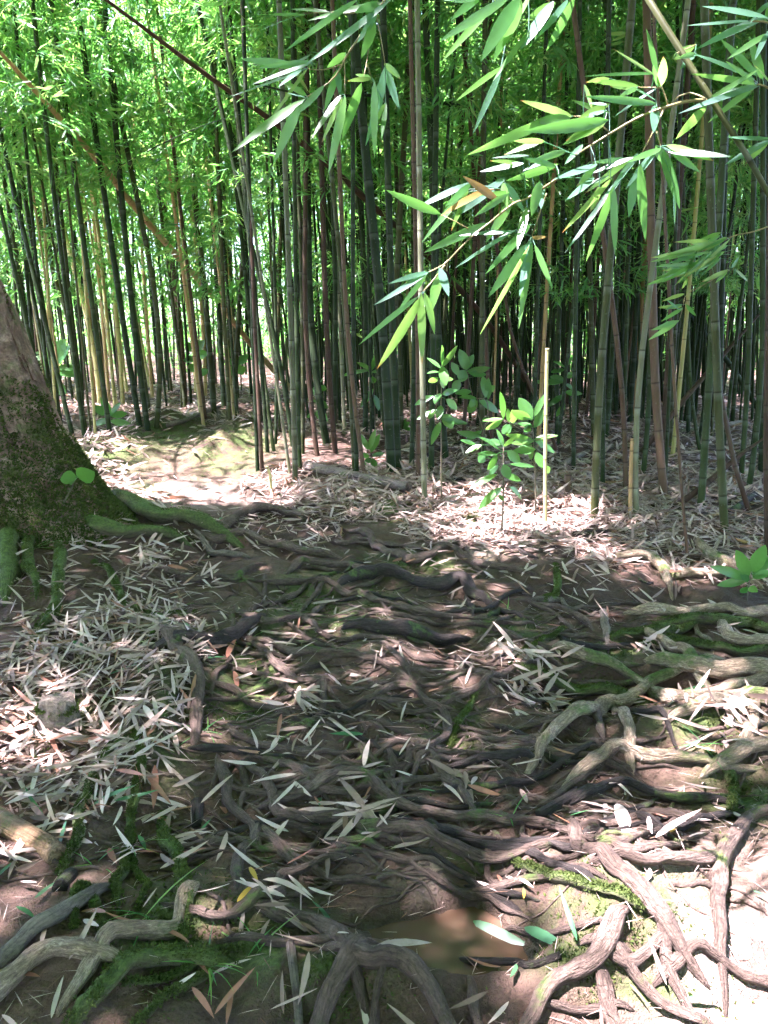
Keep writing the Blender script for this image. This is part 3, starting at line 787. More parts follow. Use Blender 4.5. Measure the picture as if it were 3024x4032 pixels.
# moss on the mossy roots
P_, N_ = [], []
for Pq, s, rw, kind, lab in root_world:
    if kind not in 'ml' : continue
    n = int(len(Pq) * 45); k = rng.integers(1, len(Pq) - 1, n); T = nrm(Pq[k + 1] - Pq[k - 1]); S = nrm(np.cross(T, [0, 0, 1.])); U = np.cross(S, T)
    a = rng.normal(np.pi / 2, .75, n)
    nn = S * np.cos(a)[:, None] + U * np.sin(a)[:, None]
    f = vnoise(k * .21, a, 51) + .5 * vnoise(k * .6, a * 2, 52) > (-.25 if kind == 'm' else -.05)
    P_.append((Pq[k] + nn * rw * .96 + T * rng.uniform(-.5, .5, (n, 1)) * rw * .7)[f]); N_.append(nn[f])
V, F, A = tufts(np.vstack(P_), np.vstack(N_), .0065, 2)
tag(mk('root_moss', V, F, M_moss, attrs=A), 'green moss growing over the tops of the mossy roots', 'moss', kind='stuff')

# weathered mossy stump poking out of the litter bank
g = G(*cp('5', 250, 1030)); g[2] = float(hz(g[0], g[1])[0])
a_, b_ = np.meshgrid(np.linspace(0, 2 * np.pi, 26, endpoint=False), np.linspace(0, 1, 12))
r_ = .062 * (1 - .28 * b_ ** 3) * (1 + .22 * vnoise(np.cos(a_) * 2 + 5, np.sin(a_) * 2 + b_, 91) + .12 * vnoise(a_ * 5, b_ * 6, 92))
SV = np.stack([g[0] + r_ * np.cos(a_) * 1.25, g[1] + r_ * np.sin(a_), g[2] - .05 + .15 * b_ + .03 * vnoise(np.cos(a_) * 3, np.sin(a_) * 3, 93)], -1).reshape(-1, 3)
SF = [[i_ * 26 + j_, i_ * 26 + (j_ + 1) % 26, (i_ + 1) * 26 + (j_ + 1) % 26, (i_ + 1) * 26 + j_] for i_ in range(11) for j_ in range(26)] + [[11 * 26 + j_ for j_ in range(26)]]
stump = empty('mossy_stump', g); tag(stump, 'small grey stump with a moss cap poking out of the litter bank', 'stump')
mk('stump_wood', SV, SF, M_root['g'], parent=stump, loc=g, attrs={'ra': b_.ravel() * .15, 'rc': np.cos(a_).ravel(), 'rs': np.sin(a_).ravel()}).location = (0, 0, 0)
mq = rng.uniform(-1, 1, (2600, 2)); mq = mq[(mq ** 2).sum(1) < 1]
MP = np.c_[g[0] + mq[:, 0] * .07, g[1] + mq[:, 1] * .055, np.full(len(mq), g[2] + .092) + .02 * vnoise(mq[:, 0] * 3, mq[:, 1] * 3, 94) - .03 * (mq ** 2).sum(1)]
V, F, A = tufts(MP, np.tile([0, 0, 1.], (len(MP), 1)), .010, 2)
tag(mk('moss_cap', V, F, M_moss, parent=stump, attrs=A, loc=g), kind='stuff').location = (0, 0, 0)

# ------------------------------------------------------------------ bamboo
def culm(P0, pathf, Ht, r0, taper=True, sides=10, base_short=True):
    """jointed culm: swollen dark node rings, powdery band below each node"""
    zs, ring, pw, rr = [], [], [], []
    z = 0.0; k = 0
    step = .17 if base_short else .33
    zs += [-.12]; ring += [0]; pw += [0]; rr += [1.06]
    zs += [0.0]; ring += [0]; pw += [0]; rr += [1.05]
    while z < Ht - .05:
        step = min(.38, step * 1.22) * random.uniform(.94, 1.06)
        z2 = min(Ht, z + step)
        for d, g, p, f in ((z2 - .055, 0, .0, 1.0), (z2 - .016, 0, .45, 1.01), (z2 - .004, .15, .4, 1.02), (z2, .75, 0, 1.07), (z2 + .004, .35, 0, 1.04), (z2 + .012, 0, .15, .995)):
            zs.append(d); ring.append(g); pw.append(p); rr.append(f)
        z = z2
    zs = np.array(zs); rr = np.array(rr)
    order = np.argsort(zs); zs = zs[order]; rr = rr[order]; ring = np.array(ring)[order]; pw = np.array(pw)[order]
    t = np.clip(zs / Ht, 0, 1)
    tp = (1 - .25 * t - .6 * np.clip((t - .6) / .4, 0, 1)) if taper else (1 - .12 * t)
    P = np.array([pathf(q) for q in zs])
    V, F = tube(P, r0 * tp * rr, sides, 0)
    return V, F, {'ring': np.repeat(ring, sides), 'powder': np.repeat(pw, sides)}

def foliage(z0, z1, nleaf, rmax=.75, seed=0, taper=True):
    """leafy side branches of one culm between heights z0 and z1: drooping fans of lance-shaped leaves"""
    g = np.random.default_rng(seed)
    nb = max(4, nleaf // 50); nf = nb * 10
    zs_ = np.sort(z0 + (z1 - z0) * g.random(nb) ** .8); azb = np.cumsum(g.uniform(1.6, 3.4, nb)); el = g.uniform(.15, .95, nb)
    ln = rmax * g.uniform(.55, 1.25, nb) * (1 - .35 * np.clip((zs_ - z0) / (z1 - z0), 0, 1) if taper else 1)
    t = np.tile(np.linspace(.22, 1.0, 10), nb) * g.uniform(.85, 1.1, nf)
    zb = np.repeat(zs_, 10); az = np.repeat(azb, 10) + g.normal(0, .22, nf); el = np.repeat(el, 10); lb = np.repeat(ln, 10); rr = lb * t
    C = np.stack([rr * np.cos(az), rr * np.sin(az), zb + rr * np.tan(el) * (1 - .55 * t) + g.normal(0, .05, nf)], 1)
    mean = nrm(np.stack([np.cos(az + g.normal(0, .6, nf)), np.sin(az + g.normal(0, .6, nf)), g.uniform(-.9, .05, nf)], 1))
    B = np.repeat(C, 5, 0) + g.normal(0, .02, (nf * 5, 3))
    D = nrm(np.repeat(mean, 5, 0) + g.normal(0, .42, (nf * 5, 3)))
    N = nrm(np.array([0, 0, 1.]) + g.normal(0, .55, (nf * 5, 3)))
    L = g.uniform(.08, .17, nf * 5) * np.repeat(g.uniform(.75, 1.35, nf), 5); W = L * g.uniform(.11, .155, nf * 5)
    V, F, A = leaves(B, D, N, L, W, g.uniform(.05, .35, nf * 5), np.repeat(g.uniform(0, .55, nf), 5) + g.uniform(0, .4, nf * 5))
    # thin branchlets reaching out to the fans
    bv, bf, off = [], [], len(V)
    for q in range(nf):
        p1 = C[q]; p0 = C[q - 1] if q % 10 else np.array([0, 0, zb[q]])
        s = nrm(np.cross(p1 - p0, [0, 0, 1.]))
        u = nrm(np.cross(s, p1 - p0)); w = .0035
        bv += [p0 + s * w, p0 - s * w * .5 + u * w, p0 - s * w * .5 - u * w, p1]
        bf += [(off, off + 1, off + 3), (off + 1, off + 2, off + 3), (off + 2, off, off + 3)]; off += 4
    nbv = len(bv)
    V = np.vstack([V, np.array(bv)]); F = np.vstack([F, np.array(bf)])
    A = {'rnd': np.r_[A['rnd'], np.full(nbv, .02)], 'along': np.r_[A['along'], np.zeros(nbv)]}
    return mk('foliage', V, F, M_leaf, attrs=A, link=False)
FOL_MID = [foliage(1.15 + .32 * k, 6.2, 2300 - 140 * k, 1.0, 100 + k) for k in range(6)]
FOL_SUN = [foliage(1.2 + .38 * k, 5.2, 1750 - 130 * k, 1.0, 200 + k) for k in range(5)]
FOL_HIGH = [foliage(1.9 + .3 * k, 5.2, 1100 - 100 * k, .85, 300 + k, False) for k in range(4)]
FOL_LOW = [foliage(1.6, 3.6, 260, .6, 400 + k, False) for k in range(4)]

CULM_G = 'bamboo culms of the grove'
def hero(crop, txt, w, colr, lab, top=None, fol=None, Ht=None, stub=False, lean_y=None):
    """one traced culm: pixels from its foot upwards; the foot stands on the ground"""
    pp = pts(crop, txt)
    g = G(*pp[0]); g[2] = float(hz(g[0], g[1])[0])
    ly = random.uniform(-.03, .03) if lean_y is None else lean_y
    Q = [g]
    for x, y in pp[1:]:
        d = pix_dir(x, y); yy = g[1]
        for _ in range(3):
            p = CAM + d * (yy / d[1]); yy = g[1] + ly * (p[2] - g[2])
        Q.append(CAM + d * (yy / d[1]))
    Q = np.array(Q); z = Q[:, 2] - g[2]
    Hh = Ht or (z[-1] if stub else random.uniform(7.2, 8.6))
    if len(Q) == 2: fx = np.polyfit(z, Q[:, 0] - g[0], 1)
    else: fx = np.polyfit(z, Q[:, 0] - g[0], 2)
    zl = z[-1]
    def pf(h):
        hh = min(h, zl); x = np.polyval(fx, hh) - np.polyval(fx, 0)
        if h > zl:
            sl = np.polyval(np.polyder(fx), zl); x += np.clip(sl, -.2, .2) * (h - zl)
        return np.array([g[0] + x, g[1] + ly * h, g[2] + h])
    dist = np.linalg.norm(g - CAM)
    r0 = w * CROP[crop][2] / FPX * dist / 2
    e = empty('bamboo', g); tag(e, lab, 'bamboo', CULM_G)
    V, F, A = culm(g, pf, Hh, r0, not stub)
    mk('culm', V, F, M_culm[colr], parent=e, attrs=A, loc=g).location = (0, 0, 0)
    if fol is not None and not stub:
        o = inst('foliage', fol, e, pf(0) - g, (0, 0, random.uniform(0, 6.28))); o['kind'] = 'stuff'
    return e
HEROES = [
 ('A', '237,1760 205,800 180,0', 32, 'green', 'dark green culm at the corner where the grove meets the sunlit path'),
 ('A', '275,1770 215,600 190,0', 32, 'brown', 'brown tinged culm touching the corner culm by the path'),
 ('A', '320,1640 228,450 188,0', 32, 'green', 'dark culm leaning behind the two corner culms'),
 ('A', '370,1630 255,700 195,150', 30, 'green', 'thin dark culm leaning hard toward the path'),
 ('A', '385,1590 390,900 380,300', 26, 'green', 'thin upright dark culm behind the leaning corner culms'),
 ('A', '500,1790 345,700 240,0', 26, 'pale', 'thin ash white culm bending over toward the path'),
 ('A', '545,1850 515,780 488,0', 44, 'pale', 'pale blue green culm with white node rings beside the fallen grey log'),
 ('A', '582,1750 560,900 545,0', 34, 'green', 'green culm with a bright foot just behind the pale ringed culm'),
 ('A', '605,1650 602,500 590,0', 34, 'olive', 'olive culm standing behind the end of the fallen grey log'),
 ('A', '525,1600 400,800 215,50', 36, 'green', 'smooth green culm curving away behind the pale ringed culm'),
 ('A', '725,1670 655,1000 622,0', 40, 'brown', 'dull brown culm above the middle of the fallen grey log'),
 ('A', '800,1560 705,900 650,0', 60, 'green', 'very thick dark green culm deep behind the fallen grey log'),
 ('A', '872,1650 800,600 778,0', 44, 'brown', 'reddish brown dead culm crossing the thick dark culm'),
 ('A', '850,1560 872,600 865,0', 40, 'green', 'blackish green culm beside the reddish dead culm'),
 ('A', '945,1510 920,800 880,0', 30, 'pale', 'pale dappled culm behind the brown and black pair'),
 ('A', '1030,1840 980,900 905,0', 38, 'olive', 'olive culm with fine hanging roots of the close trio behind the log'),
 ('A', '1050,1850 1020,700 1015,0', 36, 'green', 'upright dark culm of the close trio behind the log'),
 ('A', '1112,1860 1040,1300 935,0', 36, 'brown', 'leaning brown culm of the close trio behind the log'),
 ('A', '1115,1480 1120,800 1100,0', 44, 'green', 'dark culm above the small green seedling'),
 ('A', '1330,1810 1262,700 1200,0', 74, 'green', 'thickest dark green culm between the seedling and the pale olive culm'),
 ('A', '1388,1770 1350,900 1320,0', 56, 'green', 'thick black green culm hugging the thickest culm'),
 ('A', '1415,1450 1400,800 1385,100', 34, 'olive', 'light foot culm behind the thickest pair'),
 ('A', '1545,1900 1545,900 1530,0', 36, 'brown', 'brown culm tucked behind the pale olive culm'),
 ('A', '1600,2030 1578,700 1568,0', 46, 'pale', 'pale olive culm with bright node rings beside the mossy hump'),
 ('B', '410,1020 418,500 425,0', 46, 'green', 'green culm behind the sunlit saplings, next to pale olive culm'),
 ('B', '530,950 495,500 470,0', 54, 'green', 'thick dark culm rising behind the tall sapling'),
 ('B', '1570,1060 1578,500 1585,0', 36, 'green', 'straight dark culm behind the sharp tipped yellow shoot'),
 ('B', '1435,800 1440,400 1450,0', 32, 'green', 'slim dark culm between the yellow shoot and the straight dark culm'),
 ('B', '1445,900 1290,500 1090,80', 26, 'brown', 'thin brown culm leaning across behind the saplings'),
 ('C', '90,1770 120,900 182,0', 66, 'olive', 'thick mossy olive culm beside the bare soil behind the yellow shoot'),
 ('C', '85,1050 60,0', 46, 'olive', 'olive culm partly hidden by the thick mossy olive culm'),
 ('C', '160,1480 165,900 170,500', 40, 'green', 'shadowed culm behind the thick mossy olive culm'),
 ('C', '450,1780 458,900 540,0', 50, 'pale', 'grey white culm with a broken stub at its foot'),
 ('C', '700,1560 640,900 600,0', 72, 'brown', 'thick dead dark brown culm beside the grey white culm'),
 ('C', '362,1500 325,600 260,0', 44, 'brown', 'thin dull brown culm beside the broken stub'),
 ('C', '395,930 430,400 445,100', 44, 'green', 'green culm with a white dusted ring behind the grey white culm'),
 ('C', '515,1350 560,800 580,200', 44, 'green', 'dark green culm between the grey and the dead brown culm'),
 ('C', '905,2120 850,1500 800,800 755,80', 26, 'brown', 'spindly brown culm standing alone before the fallen poles'),
 ('C', '1012,1690 1060,1000 1105,300', 60, 'green', 'green culm crossed by the leaning grey pole'),
 ('C', '1217,1920 1180,1000 1140,0', 66, 'olive', 'thick olive culm with wide node rings among the fallen poles'),
 ('C', '1432,1490 1500,1000 1555,0', 44, 'green', 'dark green culm behind the leaning grey pole'),
 ('C', '1595,2120 1585,1300 1590,600', 42, 'brown', 'brown culm above the glossy seedling'),
 ('C', '1365,1400 1420,600 1440,100', 42, 'green', 'shadowed green culm behind the crossing dead poles'),
 ('C', '1540,1350 1560,500 1570,0', 46, 'green', 'dark culm beyond the raised end of the grey pole'),
 ('C', '905,1000 905,500 890,100', 34, 'green', 'slim dark culm standing behind the lying far pole'),
 ('C', '1010,1150 950,800 910,300', 30, 'green', 'thin culm leaning behind the spindly brown culm'),
 ('C', '1290,900 1320,500 1350,0', 34, 'green', 'dark culm at the tip of the lying far pole'),
 ('D', '605,760 525,250 488,0', 24, 'green', 'green culm on the mossy mound beside the path, first of three'),
 ('D', '640,772 590,400 548,0', 24, 'green', 'green culm on the mossy mound beside the path, middle of three'),
 ('D', '676,748 690,500 640,0', 22, 'olive', 'bowed olive culm on the mossy mound, last of three'),
 ('D', '797,630 765,200 738,0', 24, 'brown', 'brown culm behind the bend of the sunlit path'),
 ('D', '432,660 392,350 330,100', 20, 'yellow', 'sunlit yellow green culm behind the mossy mound'),
 ('D', '330,650 300,300 250,150', 18, 'olive', 'olive culm near the glossy leaved shrub'),
 ('D', '925,705 892,250 868,0', 26, 'olive', 'olive culm rising from the sunlit bank'),
 ('D', '968,675 945,250 930,0', 22, 'green', 'green culm beside the olive culm on the sunlit bank'),
 ('D', '1008,665 1030,300 1050,0', 22, 'olive', 'olive culm by the leafy sprig on the sunlit bank'),
 ('D', '850,605 822,200 800,0', 20, 'yellow', 'bright yellow culm behind the sunlit bank'),
 ('D', '888,612 872,250 850,0', 16, 'tan', 'tan dead culm beside the bright yellow culm'),
 ('D', '472,642 445,300 420,0', 16, 'tan', 'tan culm in the sunlit row behind the mound'),
 ('D', '530,640 500,250 470,0', 18, 'yellow', 'yellow green culm in the sunlit row behind the mound'),
]
for q, (crop, txt, w, c, lab) in enumerate(HEROES):
    g = G(*pts(crop, txt)[0])
    f = FOL_HIGH[q % 4] if 6.9 < g[1] < 9 else (FOL_SUN[q % 5] if g[1] >= 9 else None)
    hero(crop, txt, w, c, lab, fol=f)
hero('B', '1342,1475 1342,900 1358,60', 32, 'yellow', 'sunlit yellow young bamboo shoot tapering to a sharp tip beside the sapling', stub=True)
hero('C', '398,1785 405,1400 416,1070', 34, 'tan', 'short broken tan bamboo stub at the foot of the grey white culm', stub=True)
hero('B', '1530,1260 1530,1150 1530,1080', 60, 'brown', 'dark rotten bamboo stump behind the yellow shoot', stub=True)
hero('A', '350,1940 350,1850 315,1740', 26, 'yellow', 'tiny pointed bamboo shoot at the edge of the grove corner', stub=True)

# dead and fallen poles: (crop, pixels, ys or None=lying on ground, width, colour, label)
def pole(name, P, r, colr, lab, cat, mat=None, taper=False):
    P = np.asarray(P, float); g = P[0]
    Q, s = resample(P, .05)
    L = s[-1]
    def pf(h):
        h = np.clip(h, 0, L); return np.array([np.interp(h, s, Q[:, i]) for i in range(3)])
    V, F, A = culm(g, pf, L, r, taper, 12, False)
    t_ = np.linspace(0, 2 * np.pi, 12, endpoint=False); k_ = len(V) // 12
    A.update(ra=np.repeat(np.linspace(0, L, k_), 12), rc=np.tile(np.cos(t_), k_), rs=np.tile(np.sin(t_), k_))
    o = mk(name, V, F, mat or M_culm[colr], attrs=A, loc=g)
    return tag(o, lab, cat)
LOGS = []
def lying(crop, txt, w, colr, lab, lift=.4, name='fallen_pole', mat=None):
    pp = pts(crop, txt); W = np.array([G(*p) for p in pp])
    r = w * CROP[crop][2] / FPX * np.linalg.norm(W.mean(0) - CAM) / 2
    z = hz(W[:, 0], W[:, 1]); A_ = np.polyfit(np.arange(len(W)), z, 1)
    W[:, 2] = np.maximum(np.polyval(A_, np.arange(len(W))), z - r * .5) + r * lift
    if r > .02: LOGS.extend(resample(W, .05)[0][:, :2].tolist())
    return pole(name, W, r, colr, lab, 'fallen pole', mat)
lying('A', '640,1770 850,1830 1060,1890 1470,1985', 84, 'brown', 'fallen grey brown bamboo log lying among leaf litter behind the roots', 1.25, 'fallen_log', M_root['g'])
lying('7', '-90,300 0,350 90,396 180,442 268,520', 88, 'tan', 'cut tan bamboo log with a moss spot poking out of the litter bank', .5, 'bamboo_log', M_root['w'])
lying('C', '950,1720 1150,1790 1400,1850 1640,1915', 50, 'brown', 'grey weathered pole lying in front of the thick olive culm', .6, 'fallen_pole', M_root['g'])
lying('C', '1255,1760 1510,1590', 56, 'brown', 'short black log lying behind the thick olive culm', .6, 'short_log', M_root['d'])
lying('C', '800,1005 1000,985 1370,930', 44, 'brown', 'far pole lying level on the shaded litter', .6, 'fallen_pole', M_root['g'])
lying('B', '385,910 520,850 660,800', 34, 'brown', 'dark stick lying behind the tall sapling', .6, 'fallen_pole', M_root['d'])
lying('B', '560,1110 720,1125 1020,1145', 30, 'brown', 'black pole lying behind the dark sapling', .6, 'fallen_pole', M_root['d'])
lying('C', '-200,1290 0,1200 240,1120', 50, 'brown', 'grey pole half buried in litter behind the mossy olive culm', .3, 'fallen_pole', M_root['g'])
lying('8', '672,352 750,312 838,268', 46, 'brown', 'short charred log lying across the muddy trail', .7, 'charred_log', M_root['d'])
lying('7', '1255,915 1270,1000 1282,1100 1294,1260', 34, 'tan', 'pale split stick lying upright beside the mossy rim', .9, 'split_stick', M_root['g'])
lying('8', '150,948 280,955 400,966 500,990 600,1022 690,1008 760,985', 30, 'brown', 'thin dark stick lying along the rim of the puddle', 1.0, 'dead_stick', M_root['d'])
lying('6', '815,235 900,232 1035,242', 18, 'brown', 'blue black twig lying on bare soil before the grove', .9, 'dead_stick', M_root['d'])
lying('6', '1030,388 1100,442 1160,428', 14, 'brown', 'forked dark twig in the sun flecked litter', .9, 'dead_stick', M_root['d'])
lying('6', '560,138 620,168 725,192', 34, 'brown', 'half buried grey branch by the foot of the yellow shoot', .6, 'dead_stick', M_root['g'])
lying('D', '725,755 800,725 950,680', 18, 'brown', 'thin branch lying on the sunlit mossy bank', .9, 'dead_stick', M_root['g'])
lying('6', '1470,275 1560,290 1700,310', 14, 'tan', 'thin straw coloured cane behind the glossy seedling', .9, 'dead_stick')
lying('7', '850,250 852,345', 50, 'brown', 'flat dark piece of bark in the leaf litter', .4, 'bark_piece', M_root['d'])
lying('7', '300,560 278,620 262,690', 60, 'brown', 'dark bark piece beneath the bright green mossy root', .4, 'bark_piece', M_root['d'])
def leaning(crop, txt, y0, y1, w, colr, lab, r=None):
    pp = pts(crop, txt); n = len(pp)
    P = [at_depth(x, y, y0 + (y1 - y0) * i / (n - 1)) for i, (x, y) in enumerate(pp)]
    if y0 is not None:
        g = G(*pp[0])
    d = np.linalg.norm(np.mean(P, 0) - CAM)
    return pole('leaning_pole', P, w * CROP[crop][2] / FPX * d / 2, colr, lab, 'leaning pole', None, True)
gA = G(*cp('C', 500, 1180)); leaning('C', '490,1190 800,800 1100,450 1500,0 1660,-170', gA[1], gA[1] + .5, 42, 'brown', 'dead brown pole propped at a slant beside the grey white culm')
gA = G(*cp('C', 740, 1690)); leaning('C', '735,1695 1000,1500 1300,1240 1640,1000', gA[1], gA[1] + .2, 54, 'brown', 'thick dull pole resting low on the litter and rising past the olive culm')
gA = G(*cp('C', 1460, 1770)); leaning('C', '1462,1775 1290,1200 1200,700 1120,250', gA[1], gA[1] + .3, 42, 'brown', 'dark dead culm tilted against the olive culm')
gA = G(2120, 1600); leaning('S', '2120,1600 2041,1452 1882,1220 1631,955 1512,850 1185,560 820,300 419,0 250,-120', gA[1], 5.4, 26, 'brown', 'long dark dead culm slanting right across the top of the grove')
gA = G(1180, 1560); leaning('S', '1180,1570 1000,1370 860,1190 780,1100 560,850 400,650 150,370 0,205 -150,50', gA[1], 6.2, 27, 'tan', 'long sunlit tan dead culm slanting over the clearing')
gA = G(3080, 1500); leaning('S', '3080,1500 2960,1160 2779,902 2597,756 2287,565 2131,497 1877,428 1512,378 1250,378 1000,330', gA[1], 5.2, 17, 'green', 'thin green culm bowed over almost level through the grove')
gA = G(2500, 1560); leaning('S', '2500,1560 2350,1250 2190,990 2050,780 1960,560', gA[1], gA[1] + .2, 16, 'green', 'slim green cane slanting behind the hanging leaf spray')
gA = G(2990, 1620); leaning('S', '2990,1620 2870,1430 2700,1230 2560,1080 2400,950 2140,830', gA[1], gA[1] + .3, 20, 'green', 'slanting green cane behind the thick olive culm')
gA = G(60, 1560); leaning('S', '60,1570 110,960 365,730 502,638 640,565 793,497 960,446', gA[1], 5.6, 5.5, 'green', 'thin arching bamboo branch over the clearing')

# the random rest of the grove
protos = []
for k in range(8):
    b = random.uniform(.0, .22); a0 = random.uniform(0, 6.28)
    pf = lambda h, b=b, a0=a0: np.array([b * (h / 6) ** 2 * math.cos(a0), b * (h / 6) ** 2 * math.sin(a0), h])
    V, F, A = culm(None, pf, 8.2, .02, True, 8)
    protos.append((V, F, A))
CM = {}
for c in ('green', 'olive', 'yellow', 'tan', 'brown'):
    CM[c] = [mk('culm', V, F, M_culm[c], attrs=A, link=False) for V, F, A in protos[:6]]
placed = [tuple(o.location[:2]) for o in col.objects if o.name.startswith('bamboo') and o.type == 'EMPTY']
PATH = [(-.95, 6.3, .75), (-1.5, 7.4, .75), (-1.0, 8.0, .6), (-.6, 7.2, .55), (-2.1, 8.2, .55), (-1.4, 6.6, .6)]
def free(x, y, dmin):
    for (a, b, r) in PATH:
        if (x - a) ** 2 + (y - b) ** 2 < r * r: return False
    return all((x - a) ** 2 + (y - b) ** 2 > dmin * dmin for a, b in placed)
ZN = [('behind the sunlit clearing', lambda x, y: x < -.14 * y), ('behind log and saplings', lambda x, y: x < .16 * y), ('in deep shade beyond the fallen poles', lambda x, y: True)]
CN = {'green': 'slender dark green bamboo culm', 'olive': 'slender olive bamboo culm', 'yellow': 'slender yellow green bamboo culm', 'tan': 'slender dead tan bamboo culm', 'brown': 'slender brown bamboo culm'}
count = len(placed); tries = 0
while count < 300 and tries < 20000:
    tries += 1
    y = 5.9 + 9.6 * random.random() ** .85
    x = random.uniform(-.56, .54) * y
    if y < 7.6 and x > -.2: 
        if random.random() < .65: continue
    if y < 8.3 and x < -.2: continue
    if y < 6.6 and abs(x - .9) < 1.2: continue
    if not free(x, y, .17): continue
    placed.append((x, y)); count += 1
    zi = next(i for i, (n, f) in enumerate(ZN) if f(x, y))
    c = random.choices(['green', 'olive', 'yellow', 'tan', 'brown'], [(.35, .3, .17, .12, .06), (.6, .2, .05, .03, .12), (.62, .14, .03, .02, .19)][zi])[0]
    g = np.array([x, y, float(hz(x, y)[0])])
    e = empty('bamboo', g)
    e.rotation_euler = (random.gauss(0, .035), random.gauss(-.05 if zi == 0 else 0, .04), random.uniform(0, 6.28) * 0)
    s = random.choices([random.uniform(.55, .8), random.uniform(.8, 1.15), random.uniform(1.1, 1.5)], [.3, .5, .2])[0]
    ln = math.hypot(e.rotation_euler[0], e.rotation_euler[1])
    tag(e, CN[c].replace('slender', ('thin' if s < .8 else 'stout' if s > 1.12 else 'slender') + (' leaning' if ln > .075 else ' upright' if ln < .035 else '')) + ' ' + ZN[zi][0] + (', far back' if y > 11.5 else ''), 'bamboo', CULM_G)
    inst('culm', random.choice(CM[c]), e, (0, 0, 0), (0, 0, random.uniform(0, 6.28)), (s, s, random.uniform(.85, 1.08)))
    if c not in ('tan', 'brown') or random.random() < .3:
        if y < 7.2 and -1.5 < x < 1.3: continue
        if y < 7.6: f = random.choice(FOL_HIGH)
        elif zi == 0: f = random.choice(FOL_SUN)
        else: f = random.choice(FOL_MID if random.random() < .3 else FOL_SUN)
        o = inst('foliage', f, e, (0, 0, 0), (0, 0, random.uniform(0, 6.28)), (1, 1, random.uniform(.9, 1.08))); o['kind'] = 'stuff'

# the bamboo beyond, which reads as one mass of stems and leaves
V_, F_, off = [], [], 0
for k in range(1150):
    y = random.uniform(12.5, 34) if k < 520 else random.uniform(9.8, 19); x = random.uniform(-.62, .62) * y if k < 520 else random.uniform(-.12, .58) * y
    z0 = float(hz(x, y)[0]); h = random.uniform(7, 11); lx = random.gauss(-.03, .05); ly = random.gauss(0, .04)
    r = random.uniform(.013, .027) if k < 520 else random.uniform(.010, .022)
    zq = np.linspace(0, h, 8)
    P = np.stack([x + lx * zq + .004 * zq ** 2 * random.uniform(-1, 1), y + ly * zq, z0 - .1 + zq], 1)
    V, F = tube(P, r * (1 - .6 * zq / h), 6, cap=False)
    V_.append(V); F_ += [[i + off for i in f] for f in F]; off += len(V)
NV = np.vstack(V_)
tag(mk('distant_bamboo_stems', NV, F_, M_culm['green'], attrs={'ring': np.zeros(len(NV)), 'powder': np.zeros(len(NV))}), 'mass of distant bamboo stems closing off the grove', 'bamboo mass', kind='stuff')
def leaf_mass(n, pos, lo, hi, seed, thr=-.16):
    g = np.random.default_rng(seed)
    xx, yy, zz = pos(g, n)
    cl = 1.3 * vnoise(xx * .55, yy * .55, 60) + vnoise(xx * .9, zz * .8 + yy * .37, 61) + .6 * vnoise(xx * 2.3 + yy, zz * 2.1, 62)
    kp = cl > thr
    xx, yy, zz = xx[kp], yy[kp], zz[kp]; n = len(xx)
    D = nrm(np.stack([g.normal(0, 1, n), g.normal(0, 1, n), g.uniform(-1.1, .2, n)], 1))
    L = g.uniform(lo, hi, n)
    return leaves(np.stack([xx, yy, zz], 1), D, nrm(np.array([0, 0, 1.]) + g.normal(0, .6, (n, 3))), L, L * .16, .2, g.random(n), ST2)
def cone(y0, y1, z0, z1, w=.66):
    def f(g, n):
        y = g.uniform(y0, y1, n); return g.uniform(-w, w, n) * y, y, z0 + np.minimum(z1 - z0, .37 * y + 1.9) * g.random(n) ** .95
    return f
V, F, A = leaf_mass(110000, cone(12.5, 22, 1.6, 8.0), .15, .26, 7)
tag(mk('distant_bamboo_foliage', V, F, M_leaf_far, attrs=A), 'bright mass of bamboo leaves filling the middle of the grove', 'foliage mass', kind='stuff')
V, F, A = leaf_mass(130000, cone(22, 48, .3, 16), .26, .46, 8, -.3)
tag(mk('deep_bamboo_foliage', V, F, M_leaf_far, attrs=A), 'deepest bamboo leaves closing the view through the stems', 'foliage mass', kind='stuff')
V, F, A = leaf_mass(60000, lambda g, n: (lambda y: (g.uniform(-.66, .62, n) * y * np.where(g.random(n) < .75, 1, -1) - .02 * y, y, .25 + 2.1 * g.random(n)))(g.uniform(15, 36, n)), .16, .34, 10, .12)
tag(mk('grove_undergrowth', V, F, M_leaf_far, attrs=A), 'low leafy undergrowth deep among the bamboo stems', 'undergrowth', kind='stuff')
def ring(g, n):  # unseen leaves beside and behind the camera, added to block horizon light
    a = g.uniform(R(62), R(360 - 62), n); r = g.uniform(9, 15, n)
    return r * np.sin(a), r * np.cos(a), g.uniform(.2, 9.5, n)
V, F, A = leaf_mass(45000, ring, .4, .6, 9, -.35)
tag(mk('surrounding_bamboo_foliage', V, F, M_leaf_far, attrs=A), 'bamboo leaves of the grove on the near sides of the trail', 'foliage mass', kind='stuff')

